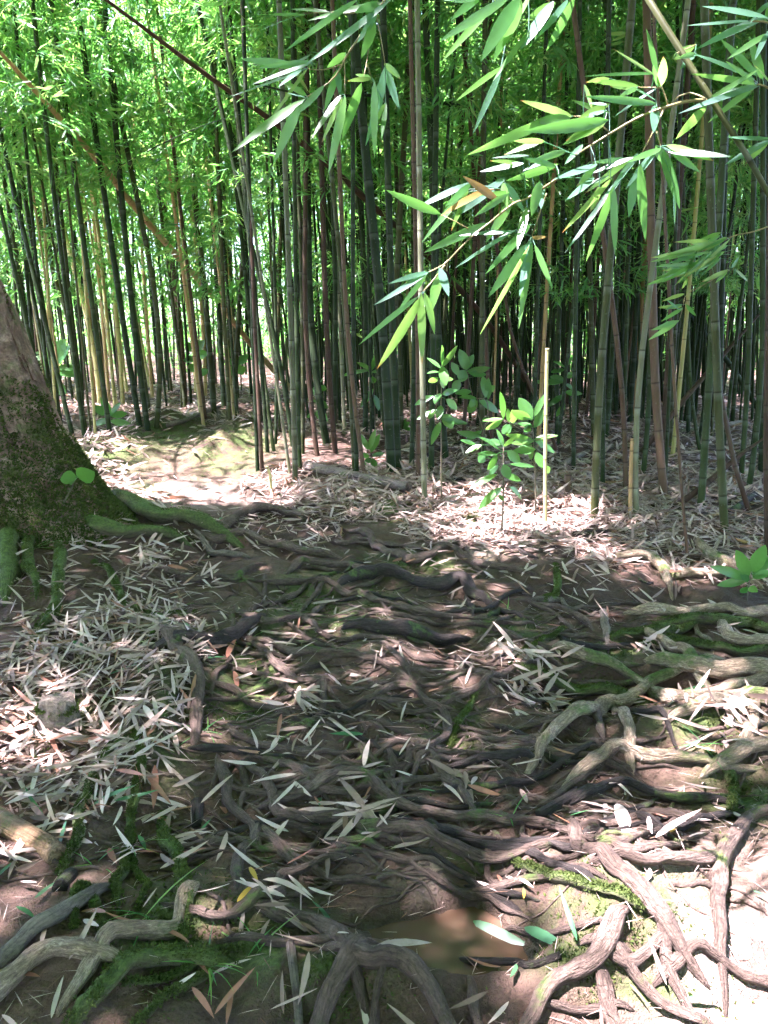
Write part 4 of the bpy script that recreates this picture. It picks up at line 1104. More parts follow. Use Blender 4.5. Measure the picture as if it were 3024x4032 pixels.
# ------------------------------------------------------------------ unseen canopy overhead, its leaves cut away to place the sun flecks
def sunplane(p):
    p = np.atleast_2d(p); return p[:, :2] - SUN[None, :2] * (p[:, 2] / SUN[2])[:, None]
LIT = [  # photograph pixel of a sunlit spot, height above ground there, radius in metres
 (2900, 3900, 0, .42), (2750, 3700, 0, .34), (2500, 3500, 0, .25), (2600, 3620, 0, .26), (2380, 3380, 0, .12), (2980, 3600, 0, .28), (2700, 3850, 0, .25), (2850, 3520, 0, .16), (2620, 3960, 0, .14), (3050, 3950, 0, .4), (2560, 3600, 0, .13),
 (1850, 2120, 0, .19), (2020, 2160, 0, .17), (1700, 2040, 0, .14), (1950, 2040, 0, .2), (2150, 2080, 0, .18), (2150, 2080, .5, .18), (2150, 2080, 1.0, .18),
 (2020, 2060, .45, .26), (2100, 2040, .6, .28), (2100, 2030, .85, .25), (1960, 2060, .7, .24), (1880, 2060, .8, .26), (1740, 1960, .75, .24), (1740, 1960, 1.05, .2),
 (2250, 2080, 0, .12), (1560, 2040, 0, .10), (2420, 2230, 0, .12), (2330, 2160, 0, .09), (2600, 2240, 0, .08), (2850, 2270, 0, .11), (2900, 2270, .3, .09), (2750, 2250, 0, .08),
 (1960, 2580, 0, .10), (2050, 2620, 0, .07), (1900, 2310, 0, .10), (2210, 2450, 0, .07), (2070, 2800, 0, .07), (2850, 2660, 0, .12), (2950, 2780, 0, .14), (2700, 2700, 0, .09), (2980, 2900, 0, .10),
 (2680, 2890, 0, .09), (2150, 3060, 0, .07), (2530, 3040, 0, .06), (2800, 3300, 0, .05), (2700, 3010, 0, .05), (1690, 3470, 0, .05), (60, 3550, 0, .14), (130, 3200, 0, .08),
 (150, 2840, 0, .12), (60, 2760, 0, .10), (380, 2760, 0, .07), (500, 2900, 0, .05), (60, 2960, 0, .08), (300, 2600, 0, .05), (640, 2280, 0, .05), (330, 2950, 0, .06),
 (30, 1250, 1.3, .20), (80, 1400, 1.0, .10), (10, 1150, 1.6, .2), (200, 1800, .5, .06), (2550, 2000, 1.0, .05), (2560, 1900, 1.4, .06), (1140, 1700, .8, .08), (1590, 1980, .9, .09), (1590, 1980, .4, .06),
 (700, 1930, 0, .22), (850, 1960, 0, .15), (620, 1840, 0, .12), (900, 1880, 0, .18), (760, 1700, 0, .35), (950, 1700, 0, .4), (1050, 1620, 0, .4), (500, 1700, 0, .35), (300, 1700, 0, .35),
 (850, 1600, 0, .5), (420, 1640, 0, .5), (1150, 1640, 0, .2), (1250, 1690, 0, .15), (700, 1620, 1.2, .5), (400, 1620, 1.2, .5), (900, 1580, 1.5, .5), (200, 1600, 1.0, .5),
 (2200, 160, 0, 0)]
TG = []
for px, py, h, r in LIT:
    if r <= 0: continue
    g = G(px, py); g[2] = float(hz(g[0], g[1])[0]) + h
    q = sunplane(g)[0]; TG.append((q[0], q[1], r))
# foreground leaf spray catches some sun too
for px, py, d, r in ((2700, 330, 1.7, .10), (2900, 420, 1.7, .10), (2450, 360, 1.7, .07), (2350, 780, 1.75, .07), (2700, 680, 1.7, .07), (2200, 480, 1.75, .07), (1540, 380, 1.8, .06), (1250, 480, 1.85, .05),
                     (1700, 1250, 1.85, .05), (2850, 150, 1.7, .08), (2000, 300, 1.7, .05)):
    q = sunplane(at_depth(px, py, d))[0]; TG.append((q[0], q[1], r * 1.7))
_fr = random.Random(8)
for k in range(75):
    g = G(_fr.uniform(500, 3000), _fr.uniform(2150, 3350)); q = sunplane(g)[0]; TG.append((q[0], q[1], _fr.uniform(.025, .065)))
def lit_mask(P, scale=1.0):
    Q = sunplane(P); m = np.zeros(len(P), bool)
    wob = 1 + 1.1 * vnoise(Q[:, 0] * 7, Q[:, 1] * 7, 81) + .7 * vnoise(Q[:, 0] * 19, Q[:, 1] * 19, 82)
    for x, y, r in TG:
        m |= ((Q[:, 0] - x) ** 2 + (Q[:, 1] - y) ** 2) < (r * scale * (wob if .045 < r < .24 else 1)) ** 2
    return m
n = 140000
cxx = rng.uniform(-11, 8.5, n); cyy = rng.uniform(-6.5, 9.8, n); czz = rng.uniform(5.6, 8.6, n)
cl = vnoise(cxx * .8, cyy * .8, 71) + .7 * vnoise(cxx * 2.2, cyy * 2.2, 72) + .5 * vnoise(cxx * 5, czz * 4 + cyy * 5, 73)
ld = sunplane(np.stack([cxx, cyy, czz], 1)); u_ = rng.random(n)
kp = (cl > -.50) & ((ld[:, 1] < 5.6) | ((ld[:, 0] > .5) & (ld[:, 1] < 9.6) & ((u_ < .6) | (ld[:, 1] < 7.5))) | ((ld[:, 0] > -.4) & (ld[:, 1] < 7.0)) | (u_ < .12))
C = np.stack([cxx, cyy, czz], 1)[kp]
kp = ~lit_mask(C, 1.25)
C = C[kp]; n = len(C)
B = np.repeat(C, 2, 0) + rng.normal(0, .05, (n * 2, 3)); n *= 2
kp = ~lit_mask(B, 1.08); B = B[kp]; n = len(B)
D = nrm(np.stack([rng.normal(0, 1, n), rng.normal(0, 1, n), rng.uniform(-.8, .1, n)], 1)); L = rng.uniform(.25, .39, n)
V, F, A = leaves(B, D, nrm(np.array([0, 0, 1.]) + rng.normal(0, .4, (n, 3))), L, L * .15, .2, rng.random(n), ST2)
tag(mk('unseen_canopy', V, F, M_leaf_far, attrs=A), 'bamboo leaf canopy arching over the trail with gaps of sky', 'canopy', kind='stuff')

# ------------------------------------------------------------------ fallen leaves
def scatter(poly, n, dens_noise=0.0):
    """n ground points inside an ellipse of the photograph (cx, cy, rx, ry)"""
    cx_, cy_, rx, ry = poly
    g = G(cx_, cy_); d = np.linalg.norm(g - CAM); sx = rx / FPX * d; sy = ry / FPX * d / max(.12, (CAM[2] - g[2]) / d)
    a = rng.uniform(0, 2 * np.pi, n); r = np.sqrt(rng.random(n))
    return np.stack([g[0] + sx * r * np.cos(a), g[1] + sy * r * np.sin(a)], 1)
AREAS = [((300, 2800, 420, 330), 1500), ((420, 2520, 380, 150), 600), ((150, 2250, 260, 160), 420), ((620, 2330, 200, 110), 260), ((450, 3100, 330, 220), 520), ((200, 3050, 260, 230), 420),
         ((950, 2460, 260, 110), 260), ((1500, 2300, 500, 130), 350), ((1400, 2650, 500, 160), 300), ((1950, 2600, 220, 90), 320), ((2080, 2780, 90, 70), 90), ((2450, 2250, 260, 90), 420), ((2250, 2330, 180, 80), 180),
         ((2800, 2780, 260, 120), 260), ((2700, 2450, 350, 140), 260), ((1300, 2980, 300, 120), 200), ((1150, 2850, 200, 100), 160), ((1500, 3260, 90, 60), 90), ((1250, 3230, 150, 130), 110), ((700, 3250, 200, 130), 190),
         ((2000, 3000, 400, 160), 150), ((2600, 3250, 380, 170), 150), ((1000, 3550, 500, 300), 130), ((2300, 3700, 600, 300), 120), ((500, 3850, 450, 180), 110), ((1500, 3850, 700, 180), 90),
         ((1400, 1960, 330, 70), 1500), ((1900, 2080, 330, 70), 1300), ((2300, 2060, 300, 100), 1200), ((2750, 2120, 330, 110), 1400), ((2000, 2200, 500, 60), 700), ((1000, 2080, 380, 60), 300), ((1250, 1900, 300, 60), 700),
         ((800, 2000, 300, 70), 50), ((420, 1780, 300, 110), 60), ((900, 1700, 350, 120), 50), ((2500, 1900, 500, 90), 1600), ((1800, 1880, 500, 80), 1500), ((2800, 1960, 250, 90), 800)]
allxy = np.vstack([scatter(a_, int(n_ * (1.0 if a_[1] < 2150 else .8 if a_[0] < 650 and a_[1] < 3000 else .17 if a_[1] < 3000 else .12))) for a_, n_ in AREAS])
def lay(xy, lo=.07, hi=.145):
    n = len(xy); z = hz(xy[:, 0], xy[:, 1]); N = hn(xy[:, 0], xy[:, 1])
    a = rng.uniform(0, 2 * np.pi, n)
    D = np.stack([np.cos(a), np.sin(a), np.zeros(n)], 1); D = nrm(D - N * (D * N).sum(1, keepdims=True))
    tilt = rng.normal(.05, .20, n); D = nrm(D + N * tilt[:, None])
    Nn = nrm(N + rng.normal(0, .45, (n, 3)))
    L = rng.uniform(lo, hi, n)
    B = np.c_[xy, z] + N * (rng.uniform(.002, .028, n) + np.maximum(0, -tilt) * L * .5)[:, None]
    return B, D, Nn, L
# keep off puddle, keep clear of the trunk, drop the thinnest places on the walked line
B, D, Nn, L = lay(allxy)
inp = ((B[:, 0] - PUD[0] - .06) / .30) ** 2 + ((B[:, 1] - PUD[1]) / .18) ** 2 < 1
nl = np.min((B[:, None, 0] - np.array(LOGS)[None, :, 0]) ** 2 + (B[:, None, 1] - np.array(LOGS)[None, :, 1]) ** 2, 1) < .085 ** 2
intree = (nl & (rng.random(len(B)) < .85)) | (((B[:, 0] - TB[0]) ** 2 + (B[:, 1] - TB[1]) ** 2) < .45 ** 2)
B, D, Nn, L = [a_[~(inp | intree)] for a_ in (B, D, Nn, L)]
px_, py_, dp_ = project(B)
infr = (px_ > 0) & (px_ < 3024) & (py_ < 4032)
size = L / dp_ * infr * rng.uniform(.8, 1.2, len(L))
order = np.argsort(-size)
single, mass = order[:250], order[250:]
V, F, A = leaves(B[mass], D[mass], Nn[mass], L[mass], L[mass] * rng.uniform(.075, .13, len(mass)), rng.normal(.04, .16, len(mass)), rng.random(len(mass)), ST7, rng.uniform(.02, .2, len(mass)).mean(), rng.normal(0, .06, len(mass)))
tag(mk('leaf_litter', V, F, M_dry, attrs=A), 'thick litter of dry pale bamboo leaves over the soil', 'leaf litter', kind='stuff')
# far litter of the grove floor
n = 26000
yy = 5.6 + 14 * rng.random(n) ** 1.3; xx = rng.uniform(-.55, .55, n) * yy
kp = np.ones(n, bool)
for a_, b_, r_ in PATH: kp &= ((xx - a_) ** 2 + (yy - b_) ** 2 > (r_ * 1.15) ** 2) | (rng.random(n) < .07)
for lx_, ly_ in LOGS: kp &= ((xx - lx_) ** 2 + (yy - ly_) ** 2 > .10 ** 2)
B2, D2, N2, L2 = lay(np.stack([xx[kp], yy[kp]], 1), .10, .2)
V, F, A = leaves(B2, D2, N2, L2, L2 * .15, rng.normal(.05, .15, len(L2)), rng.random(len(L2)))
tag(mk('grove_litter', V, F, M_dry, attrs=A), 'shaded litter of dry leaves under the bamboo grove', 'leaf litter', kind='stuff')

LV = []
for k in range(14):
    v, f, a_ = leaves([[0, 0, 0]], [[1, 0, 0]], [[0, 0, 1]], 1.0, random.uniform(.085, .135), random.uniform(-.12, .22), 0.0, ST7, random.uniform(.0, .22), random.uniform(-.12, .12))
    LV.append({m_.name: mk('fallen_leaf', v, f, m_, attrs=a_, link=False) for m_ in (M_dry_obj, M_dry_tan, M_dry_dark, M_red, M_green_fallen, M_yellow_fallen)})
FG = 'fallen bamboo leaves on the trail'
def frame(D, N):
    D = Vector(D).normalized(); S = Vector(N).cross(D).normalized(); N = D.cross(S)
    return Matrix((D, S, N)).transposed()
def place_leaf(Bp, Dp, Np, Lp, mat, lab, wide=1.0):
    o = bpy.data.objects.new('fallen_leaf', random.choice(LV)[mat.name]); col.objects.link(o)
    o.matrix_world = Matrix.Translation(Vector(Bp)) @ frame(Dp, Np).to_4x4() @ Matrix.Diagonal((Lp, Lp * wide, Lp, 1))
    tag(o, lab, 'leaf', FG)
def zone(px, py):
    if px < 620 and py < 3250: return 'on the litter bank below the mossy tree'
    if px > 2150 and py > 3250: return 'on or around the sunlit mud mound'
    if 1150 < px <= 2150 and py > 3350: return 'scattered around the puddle'
    if py > 3250: return 'among the peeling mossy roots'
    if px > 1900: return 'about the pale stilted roots'
    return 'between the brown trail roots'
for q in single:
    u = random.random(); z_ = zone(px_[q], py_[q])
    m_, c_ = (M_dry_obj, 'pale whitish dry bamboo leaf') if u < .36 else (M_dry_tan, 'tan dry bamboo leaf') if u < .72 else (M_dry_dark, 'dark brown dry bamboo leaf') if u < .86 else (M_red, 'russet dry bamboo leaf') if u < .95 else (M_green_fallen, 'fresh green bamboo leaf')
    c_ = ('long ' if L[q] > .125 else 'short ' if L[q] < .105 else 'middling ') + c_
    place_leaf(B[q], D[q], Nn[q], float(L[q]), m_, c_ + ' ' + z_)
# leaves one can pick out, traced
TRACED = [
 ('8', 385, 828, 610, 955, 1.6, 'g', 'long grey green leaf floating in the puddle'), ('8', 605, 862, 760, 940, 1.2, 'g', 'bright green leaf at the edge of the puddle'),
 ('8', 568, 1035, 566, 1122, 2.2, 'g', 'short wide pale green leaf in mud below the puddle'), ('8', 600, 690, 612, 752, 2.2, 'y', 'small yellow leaf above the puddle'),
 ('8', 1005, 320, 1072, 482, 1.3, 'd', 'large tan leaf lying down beside the cut root stub'), ('8', 930, 400, 968, 468, 1.4, 'd', 'narrow tan leaf beside the large tan leaf'),
 ('8', 1135, 362, 1232, 440, 1.0, 'r', 'pinkish leaf pointing at the orange leaf'), ('8', 1232, 475, 1265, 418, 1.8, 'y', 'orange leaf lying on two crossed tan leaves'),
 ('8', 1170, 500, 1340, 390, .9, 'd', 'long tan leaf under the orange leaf'), ('8', 905, 525, 985, 540, 1.6, 'r', 'salmon leaf on the low root of the mound'),
 ('8', 1200, 680, 1268, 690, 1.6, 'g', 'green leaf on the bright sunlit mud'), ('8', 800, 378, 890, 372, 1.4, 'g', 'dull green leaf beside the charred log'),
 ('8', 150, 250, 222, 238, 1.8, 'g', 'green leaf among the upright tangle roots'), ('8', 525, 580, 565, 665, 1.2, 'd', 'pale leaf standing on the mud bank'),
 ('8', 490, 560, 512, 640, 1.3, 'r', 'pink brown leaf next to the pale standing leaf'), ('8', 585, 640, 655, 700, 1.1, 'd', 'tan leaf tip above the yellow leaf'),
 ('8', 1590, 725, 1659, 745, 1.4, 'g', 'green leaf beside the big sunlit root'), ('8', 400, 615, 530, 690, .9, 'd', 'long pale leaf leading to the yellow leaf'),
 ('8', 1280, 1140, 1440, 1146, 1.2, 'g', 'green leaf in the sunlit corner'), ('8', 1060, 1060, 1150, 1140, .9, 'r', 'bent russet leaf by the forked root'),
 ('7', 800, 890, 895, 1085, .9, 'r', 'long dark red leaf leaning on the mossy roots'), ('7', 930, 1240, 1090, 1030, 1.1, 'r', 'large upright brown leaf curving from the mud'),
 ('7', 830, 1115, 935, 1242, 1.1, 'r', 'red brown leaf crossing the large upright brown leaf'), ('7', 80, 828, 175, 865, 1.9, 'g', 'small dark green leaf above the grey pole like root'),
 ('7', 1080, 575, 1102, 632, 2.0, 'y', 'yellow leaf beside the dropping root'), ('7', 1025, 725, 1095, 670, 1.6, 'y', 'mustard leaf on the snaking root'),
 ('7', 1240, 552, 1365, 515, 1.2, 'r', 'pink leaf lying on the muddy side root'), ('7', 1090, 585, 1175, 568, 1.4, 'r', 'rosy leaf beside the yellow leaf'),
 ('7', 1245, 588, 1345, 705, 1.1, 'd', 'long lilac grey leaf near the snaking root'), ('7', 1330, 630, 1445, 705, 1.0, 'd', 'thin pale leaf beside the lilac leaf'),
 ('7', 470, 445, 478, 580, 1.2, 'r', 'upright russet leaf on the litter bank'), ('7', 635, 165, 750, 280, 1.0, 'r', 'curved brown leaf between the mossy hanging root and moss ridge'),
 ('7', 668, 105, 665, 300, 1.0, 'r', 'long brown leaf hanging beside the moss ridge'), ('7', 595, 390, 640, 450, 1.8, 'g', 'green leaf pair above the hanging mossy root'),
 ('7', 860, 385, 905, 345, 1.9, 'g', 'short green leaf on tan leaves'), ('7', 1040, 630, 1058, 670, 1.9, 'd', 'white small leaf below the dropping root'),
 ('7', 345, 660, 350, 800, 1.6, 'd', 'broad dry leaf hanging over the mossy arched root'), ('7', 370, 860, 425, 955, 2.4, 'd', 'curled pale leaf below the hanging dry leaf'),
 ('7', 160, 775, 240, 630, 1.2, 'g', 'grey green leaf on the sunlit soil'), ('7', 90, 630, 175, 670, 1.3, 'd', 'tan leaf on dark soil below the cut bamboo log'),
 ('7', 1350, 690, 1480, 860, 1.0, 'g', 'long green leaf hanging to the puddle edge'), ('7', 1330, 735, 1475, 765, .9, 'r', 'red brown leaf beside the puddle edge'),
 ('7', 920, 1050, 1080, 970, 1.0, 'd', 'straw leaf pointing at the mossy rim'), ('7', 495, 205, 565, 265, 1.3, 'd', 'blue white leaf on the hanging mossy root'),
 ('5', 455, 885, 560, 855, 1.2, 'r', 'orange brown leaf on the litter bank'), ('5', 465, 820, 600, 795, 1.0, 'g', 'green blade on the litter bank'),
 ('5', 300, 660, 410, 720, 1.0, 'g', 'bright green blade below the hooked mossy root'), ('5', 598, 790, 610, 828, 2.0, 'g', 'small green leaf end in the litter bank'),
 ('5', 310, 900, 330, 1000, 1.5, 'd', 'large white leaf leaning on the mossy stump'), ('5', 980, 745, 1005, 655, 1.3, 'r', 'pink leaf beside the dark thick root piece'),
 ('5', 1010, 805, 1045, 910, 1.4, 'r', 'pink edged leaf beside the looped root'), ('5', 865, 745, 990, 740, 1.0, 'g', 'grey green leaf beneath the dark thick root piece'),
 ('5', 170, 265, 350, 295, 1.2, 'd', 'long pale leaf laid across the mossy tree foot'), ('5', 950, 160, 975, 178, 3.0, 'g', 'small round green leaf above the arching thick root'),
 ('6', 700, 610, 800, 640, 1.2, 'r', 'orange leaf in a sun fleck on the bare slope'), ('6', 640, 1105, 662, 1158, 2.0, 'r', 'brown leaf standing in the hollow'),
 ('6', 1270, 1140, 1400, 1142, 1.1, 'g', 'pale green blade in the sun below the stilt root'), ('6', 550, 1150, 585, 1148, 2.5, 'g', 'green leaf tip below the stilt root hollow'),
 ('6', 1190, 800, 1120, 765, 1.2, 'd', 'dry leaf on the swollen root knuckle'), ('6', 1540, 755, 1562, 840, 1.3, 'd', 'dry leaf standing up on the swollen root knuckle')]
MT = {'g': M_green_fallen, 'y': M_yellow_fallen, 'd': M_dry_obj, 'r': M_red}
for crop, x0, y0, x1, y1, wd, k, lab in TRACED:
    p0 = G(*cp(crop, x0, y0)); p1 = G(*cp(crop, x1, y1))
    if 'puddle' in lab and 'floating' in lab: p0[2] = p1[2] = WETZ + .004
    else:
        p0[2] = float(hz(p0[0], p0[1])[0]) + .018; p1[2] = float(hz(p1[0], p1[1])[0]) + .024
    d = p1 - p0; Lp = min(float(np.linalg.norm(d)), .26)
    place_leaf(p0, d, hn(np.array([p0[0]]), np.array([p0[1]]))[0] + rng.normal(0, .12, 3), Lp, MT[k], lab, 1 + (wd - 1) * .7)

# bunches of dry leaves caught on roots
bv = []
for crop, x, y, n, spread in (('7', 1530, 330, 26, .03), ('6', 940, 370, 30, .035), ('6', 600, 880, 26, .03), ('6', 710, 910, 22, .03), ('6', 1480, 1000, 34, .05), ('6', 650, 760, 30, .05), ('5', 620, 330, 40, .09), ('5', 1310, 940, 14, .04),
                           ('6', 1120, 680, 12, .03), ('8', 340, 200, 12, .03), ('7', 1190, 730, 8, .03), ('5', 690, 270, 16, .04), ('5', 560, 1060, 30, .08), ('5', 100, 150, 40, .14)):
    g = G(*cp(crop, x, y)); a = rng.uniform(0, 2 * np.pi, n)
    Bq = np.c_[g[0] + rng.normal(0, spread, n), g[1] + rng.normal(0, spread, n), np.zeros(n)]; Bq[:, 2] = hz(Bq[:, 0], Bq[:, 1]) + rng.uniform(.01, .05, n)
    Dq = nrm(np.stack([np.cos(a), np.sin(a) - .5, rng.uniform(-.5, .5, n)], 1))
    bv.append((Bq, Dq))
Bq = np.vstack([b for b, d in bv]); Dq = np.vstack([d for b, d in bv]); n = len(Bq)
Lq = rng.uniform(.08, .15, n)
V, F, A = leaves(Bq, Dq, nrm(np.array([0, -.4, 1.]) + rng.normal(0, .4, (n, 3))), Lq, Lq * .14, rng.normal(.1, .15, n), rng.random(n), ST7, .1, rng.normal(0, .08, n))
tag(mk('caught_leaf_litter', V, F, M_dry, attrs=A), 'bunches of dry leaves caught on the roots', 'leaf litter', kind='stuff')
# thin straws, needles and broken leaf stalks
n = 2600
cxs = scatter((1500, 3000, 1700, 1000), n); z = hz(cxs[:, 0], cxs[:, 1]); a = rng.uniform(0, 2 * np.pi, n)
D = np.stack([np.cos(a), np.sin(a), rng.normal(0, .12, n)], 1); L = rng.uniform(.02, .08, n)
V, F, A = leaves(np.c_[cxs, z + rng.uniform(.003, .015, n)], D, np.tile([0, 0, 1.], (n, 1)), L, .0022, .05, rng.random(n))
tag(mk('straw_debris', V, F, M_dry, attrs=A), 'fine straw and broken leaf stalks on the mud', 'debris', kind='stuff')
# grass blades in little tufts
GT = [('5', 1060, 650, 8, .16), ('5', 890, 1050, 9, .12), ('7', 640, 770, 7, .16), ('7', 900, 1010, 10, .15), ('8', 720, 90, 6, .12), ('8', 340, 860, 5, .13), ('7', 560, 420, 5, .12), ('7', 1100, 930, 6, .12), ('7', 1300, 275, 3, .10),
      ('8', 560, 360, 4, .09), ('5', 150, 330, 6, .14), ('6', 540, 540, 5, .1), ('8', 1380, 60, 6, .14), ('5', 740, 100, 5, .10), ('6', 640, 220, 8, .10), ('7', 400, 520, 4, .1)]
TL = ['by the looped thin root', 'on the moss ridge foot', 'beside the snaking root', 'between the mossy roots at the rim', 'on the bare mud by upright roots', 'at the puddle', 'on the hanging mossy root', 'on the puddle rim',
      'above the big swinging root', 'by the charred log', 'at the tree foot', 'by the small dark root arch', 'in the sun below the flaking root', 'at the end of the sunlit path', 'behind the winding root', 'below the cut bamboo log']
for (crop, x, y, n, Lg), tl in zip(GT, TL):
    g = G(*cp(crop, x, y)); g[2] = float(hz(g[0], g[1])[0])
    a = rng.uniform(0, 2 * np.pi, n)
    Bq = np.tile(g, (n, 1)) + np.c_[rng.normal(0, .008, (n, 2)), np.zeros(n)]
    D = np.stack([np.cos(a), np.sin(a), rng.uniform(.2, .9, n)], 1)
    V, F, A = leaves(Bq, D, np.tile([0, 0, 1.], (n, 1)) + rng.normal(0, .2, (n, 3)), Lg * rng.uniform(.5, 1.2, n), .0045, .35, rng.random(n), ST7, .1)
    tag(mk('grass_tuft', V, F, M_leaf_far, attrs=A, loc=g), 'few thin green grass blades ' + tl, 'grass', 'grass tufts on the trail')

# ------------------------------------------------------------------ saplings with broad leaves
def plant(name, crop, foot, stems, lv, lab, cat, r=.006, dy=0.0, mat=None, st=STB, tilt=.5, grp=None, hts=None):
    g = G(*cp(crop, *foot)); g[2] = float(hz(g[0], g[1])[0])
    yd = g[1] + dy
    e = empty(name, g); tag(e, lab, cat, grp)
    s_ = CROP[crop][2] / FPX * np.linalg.norm(g - CAM)
    tips = []; own = []; prt = []
    for si, txt in enumerate(stems):
        pp = pts(crop, txt)
        P = np.array([at_depth(x, y, yd + random.uniform(-.02, .02)) for x, y in pp])
        if si == 0: P[0] = g - np.array([0, 0, .03])
        Q, s = resample(P, .03); tips.append(Q); own += [si] * len(Q)
        V, F = tube(Q, r * (1 - .5 * s / s[-1]) * (1 if si == 0 else .6), 7, .05, si)
        prt.append(mk('stem' if si == 0 else 'branch', V, F, M_stem, parent=e, loc=g)); prt[-1].location = (0, 0, 0)
    TT = np.vstack(tips)
    for x0, y0, x1, y1, w in lv:
        b = at_depth(*cp(crop, x0, y0), yd + random.uniform(-.05, .05)); b0 = b
        ni = np.argmin(np.linalg.norm((TT - b)[:, [0, 2]], axis=1)); near_ = TT[ni]
        b[1] = near_[1] + random.uniform(-.03, .03)
        b = at_depth(*cp(crop, x0, y0), b[1])
        t = at_depth(*cp(crop, x1, y1), b[1] + random.uniform(-.10, .06))
        d = t - b; L_ = float(np.linalg.norm(d)); wd = w * s_ * 1.25
        N = nrm(np.array([random.gauss(0, .35), -.75, .55 + random.gauss(0, tilt)]))
        V, F, A = leaves([b], [d], [N], L_, wd, random.uniform(-.05, .22), random.random(), st, .10, random.uniform(-.08, .08))
        # short stalk back to the stem
        sv, sf = tube(np.array([near_, (near_ + b) / 2 + [0, 0, .004], b + d * .06]), .0018, 4, cap=False)
        n0 = len(V); F = [list(map(int, f)) for f in F] + [[i + n0 for i in f] for f in sf]
        A = {k: np.r_[v, np.zeros(len(sv))] for k, v in A.items()}
        mk('leaf', np.vstack([V, sv]), F, mat or M_broad, parent=prt[own[ni]], attrs=A, loc=g).location = (0, 0, 0)
    return e
plant('sapling', 'B', (980, 1600), ['980,1600 998,1300 1000,1000 1000,850', '985,1180 1050,1180', '960,1000 950,1070'],
      [(1000, 850, 960, 700, 40), (1000, 850, 1110, 750, 35), (960, 870, 830, 740, 40), (780, 830, 650, 808, 42), (950, 910, 800, 900, 50), (950, 915, 870, 1035, 55), (850, 920, 798, 975, 60), (1030, 880, 1142, 975, 66), (1080, 882, 1255, 860, 52),
       (1000, 990, 1042, 1112, 66), (1050, 990, 1255, 1012, 52), (960, 1000, 868, 1095, 50), (950, 1070, 738, 1172, 52), (1010, 1080, 1145, 1122, 52), (980, 1180, 788, 1345, 58), (1050, 1180, 1175, 1265, 66), (990, 830, 880, 785, 40), (830, 832, 688, 895, 45), (940, 1240, 980, 1180, 40), (1000, 1290, 970, 1240, 30)],
      'leafy sapling with one thin stem rising in front of the other saplings', 'sapling', .007, 0)
plant('sapling', 'B', (1268, 1400), ['1268,1400 1256,1000 1245,790 1240,680', '1240,690 1160,690 1080,668 1000,628', '1240,680 1250,620'],
      [(1000, 620, 990, 398, 48), (1000, 620, 828, 642, 38), (990, 632, 868, 712, 52), (1070, 672, 988, 742, 62), (1232, 632, 1125, 448, 86), (1222, 622, 1070, 552, 62), (1082, 655, 1080, 560, 56), (1042, 645, 1036, 538, 38), (1252, 602, 1335, 410, 42),
       (1252, 692, 1337, 548, 54), (1240, 692, 1120, 650, 58), (1250, 790, 1442, 738, 48), (1260, 802, 1420, 892, 62), (1240, 790, 1008, 758, 44), (1250, 802, 1068, 812, 44), (1240, 832, 1080, 872, 48), (1270, 892, 1312, 1025, 62), (1250, 852, 1168, 905, 52), (1340, 1000, 1372, 1072, 42), (1225, 692, 1160, 722, 40), (1240, 860, 1210, 960, 44)],
      'glossy sapling with broad leaves right beside the sharp yellow shoot', 'sapling', .006, 0)
plant('sapling', 'B', (495, 1282), ['495,1282 492,900 490,550 498,190'],
      [(500, 190, 490, 15, 52), (500, 190, 520, 332, 62), (495, 200, 625, 34, 36), (490, 210, 378, 108, 36), (482, 280, 510, 372, 62), (470, 282, 384, 322, 46), (490, 410, 434, 485, 62), (530, 460, 622, 545, 62), (490, 510, 470, 625, 56), (512, 582, 592, 690, 78),
       (440, 540, 384, 622, 42), (430, 432, 268, 490, 42), (440, 542, 288, 632, 42), (480, 240, 380, 230, 40), (500, 420, 600, 380, 44), (500, 300, 590, 290, 36), (490, 640, 410, 820, 48), (490, 620, 700, 660, 40)],
      'tall thin sapling with sun flecked leaves beside the pale olive culm', 'sapling', .007, 0)
plant('sapling', 'B', (812, 1080), ['812,1080 830,760 875,600 860,470 780,455', '830,700 740,400 700,225'],
      [(700, 222, 655, 55, 72), (700, 222, 742, 88, 58), (700, 232, 888, 222, 52), (690, 222, 638, 312, 74), (640, 300, 590, 402, 58), (830, 270, 872, 440, 54), (876, 462, 886, 285, 44), (800, 472, 982, 558, 64), (790, 472, 698, 572, 58), (780, 452, 640, 432, 38),
       (770, 452, 728, 522, 48), (575, 160, 642, 262, 48), (880, 400, 930, 350, 40), (720, 250, 860, 262, 44), (740, 400, 610, 400, 44), (830, 650, 880, 600, 36), (820, 760, 620, 742, 46), (825, 720, 700, 800, 44)],
      'sapling with reddish young top leaves standing between the other saplings', 'sapling', .006, 0)
plant('sapling', 'B', (1500, 800), ['1500,800 1505,500 1500,200'], [(1500, 220, 1390, 225, 40), (1500, 200, 1420, 140, 40), (1500, 300, 1380, 280, 44), (1500, 320, 1240, 310, 40), (1500, 280, 1600, 240, 40), (1505, 340, 1590, 380, 40), (1500, 200, 1560, 110, 30), (1500, 420, 1360, 520, 44), (1500, 500, 1440, 600, 40), (1500, 400, 1640, 420, 40)],
      'thin shaded sapling behind the yellow shoot', 'sapling', .005, 0)
SG = 'small seedlings on the forest floor'
plant('seedling', '6', (1568, 485), ['1568,485 1578,440 1588,390'], [(1580, 420, 1410, 350, 32), (1580, 400, 1512, 298, 42), (1590, 390, 1642, 268, 44), (1590, 400, 1680, 318, 42), (1592, 410, 1680, 382, 38), (1582, 422, 1642, 412, 34), (1572, 422, 1440, 450, 36), (1572, 432, 1538, 375, 34), (1570, 450, 1540, 480, 26), (1575, 455, 1610, 462, 24)],
      'glossy green seedling sprouting beside the pale roots', 'seedling', .004, 0, grp=SG)
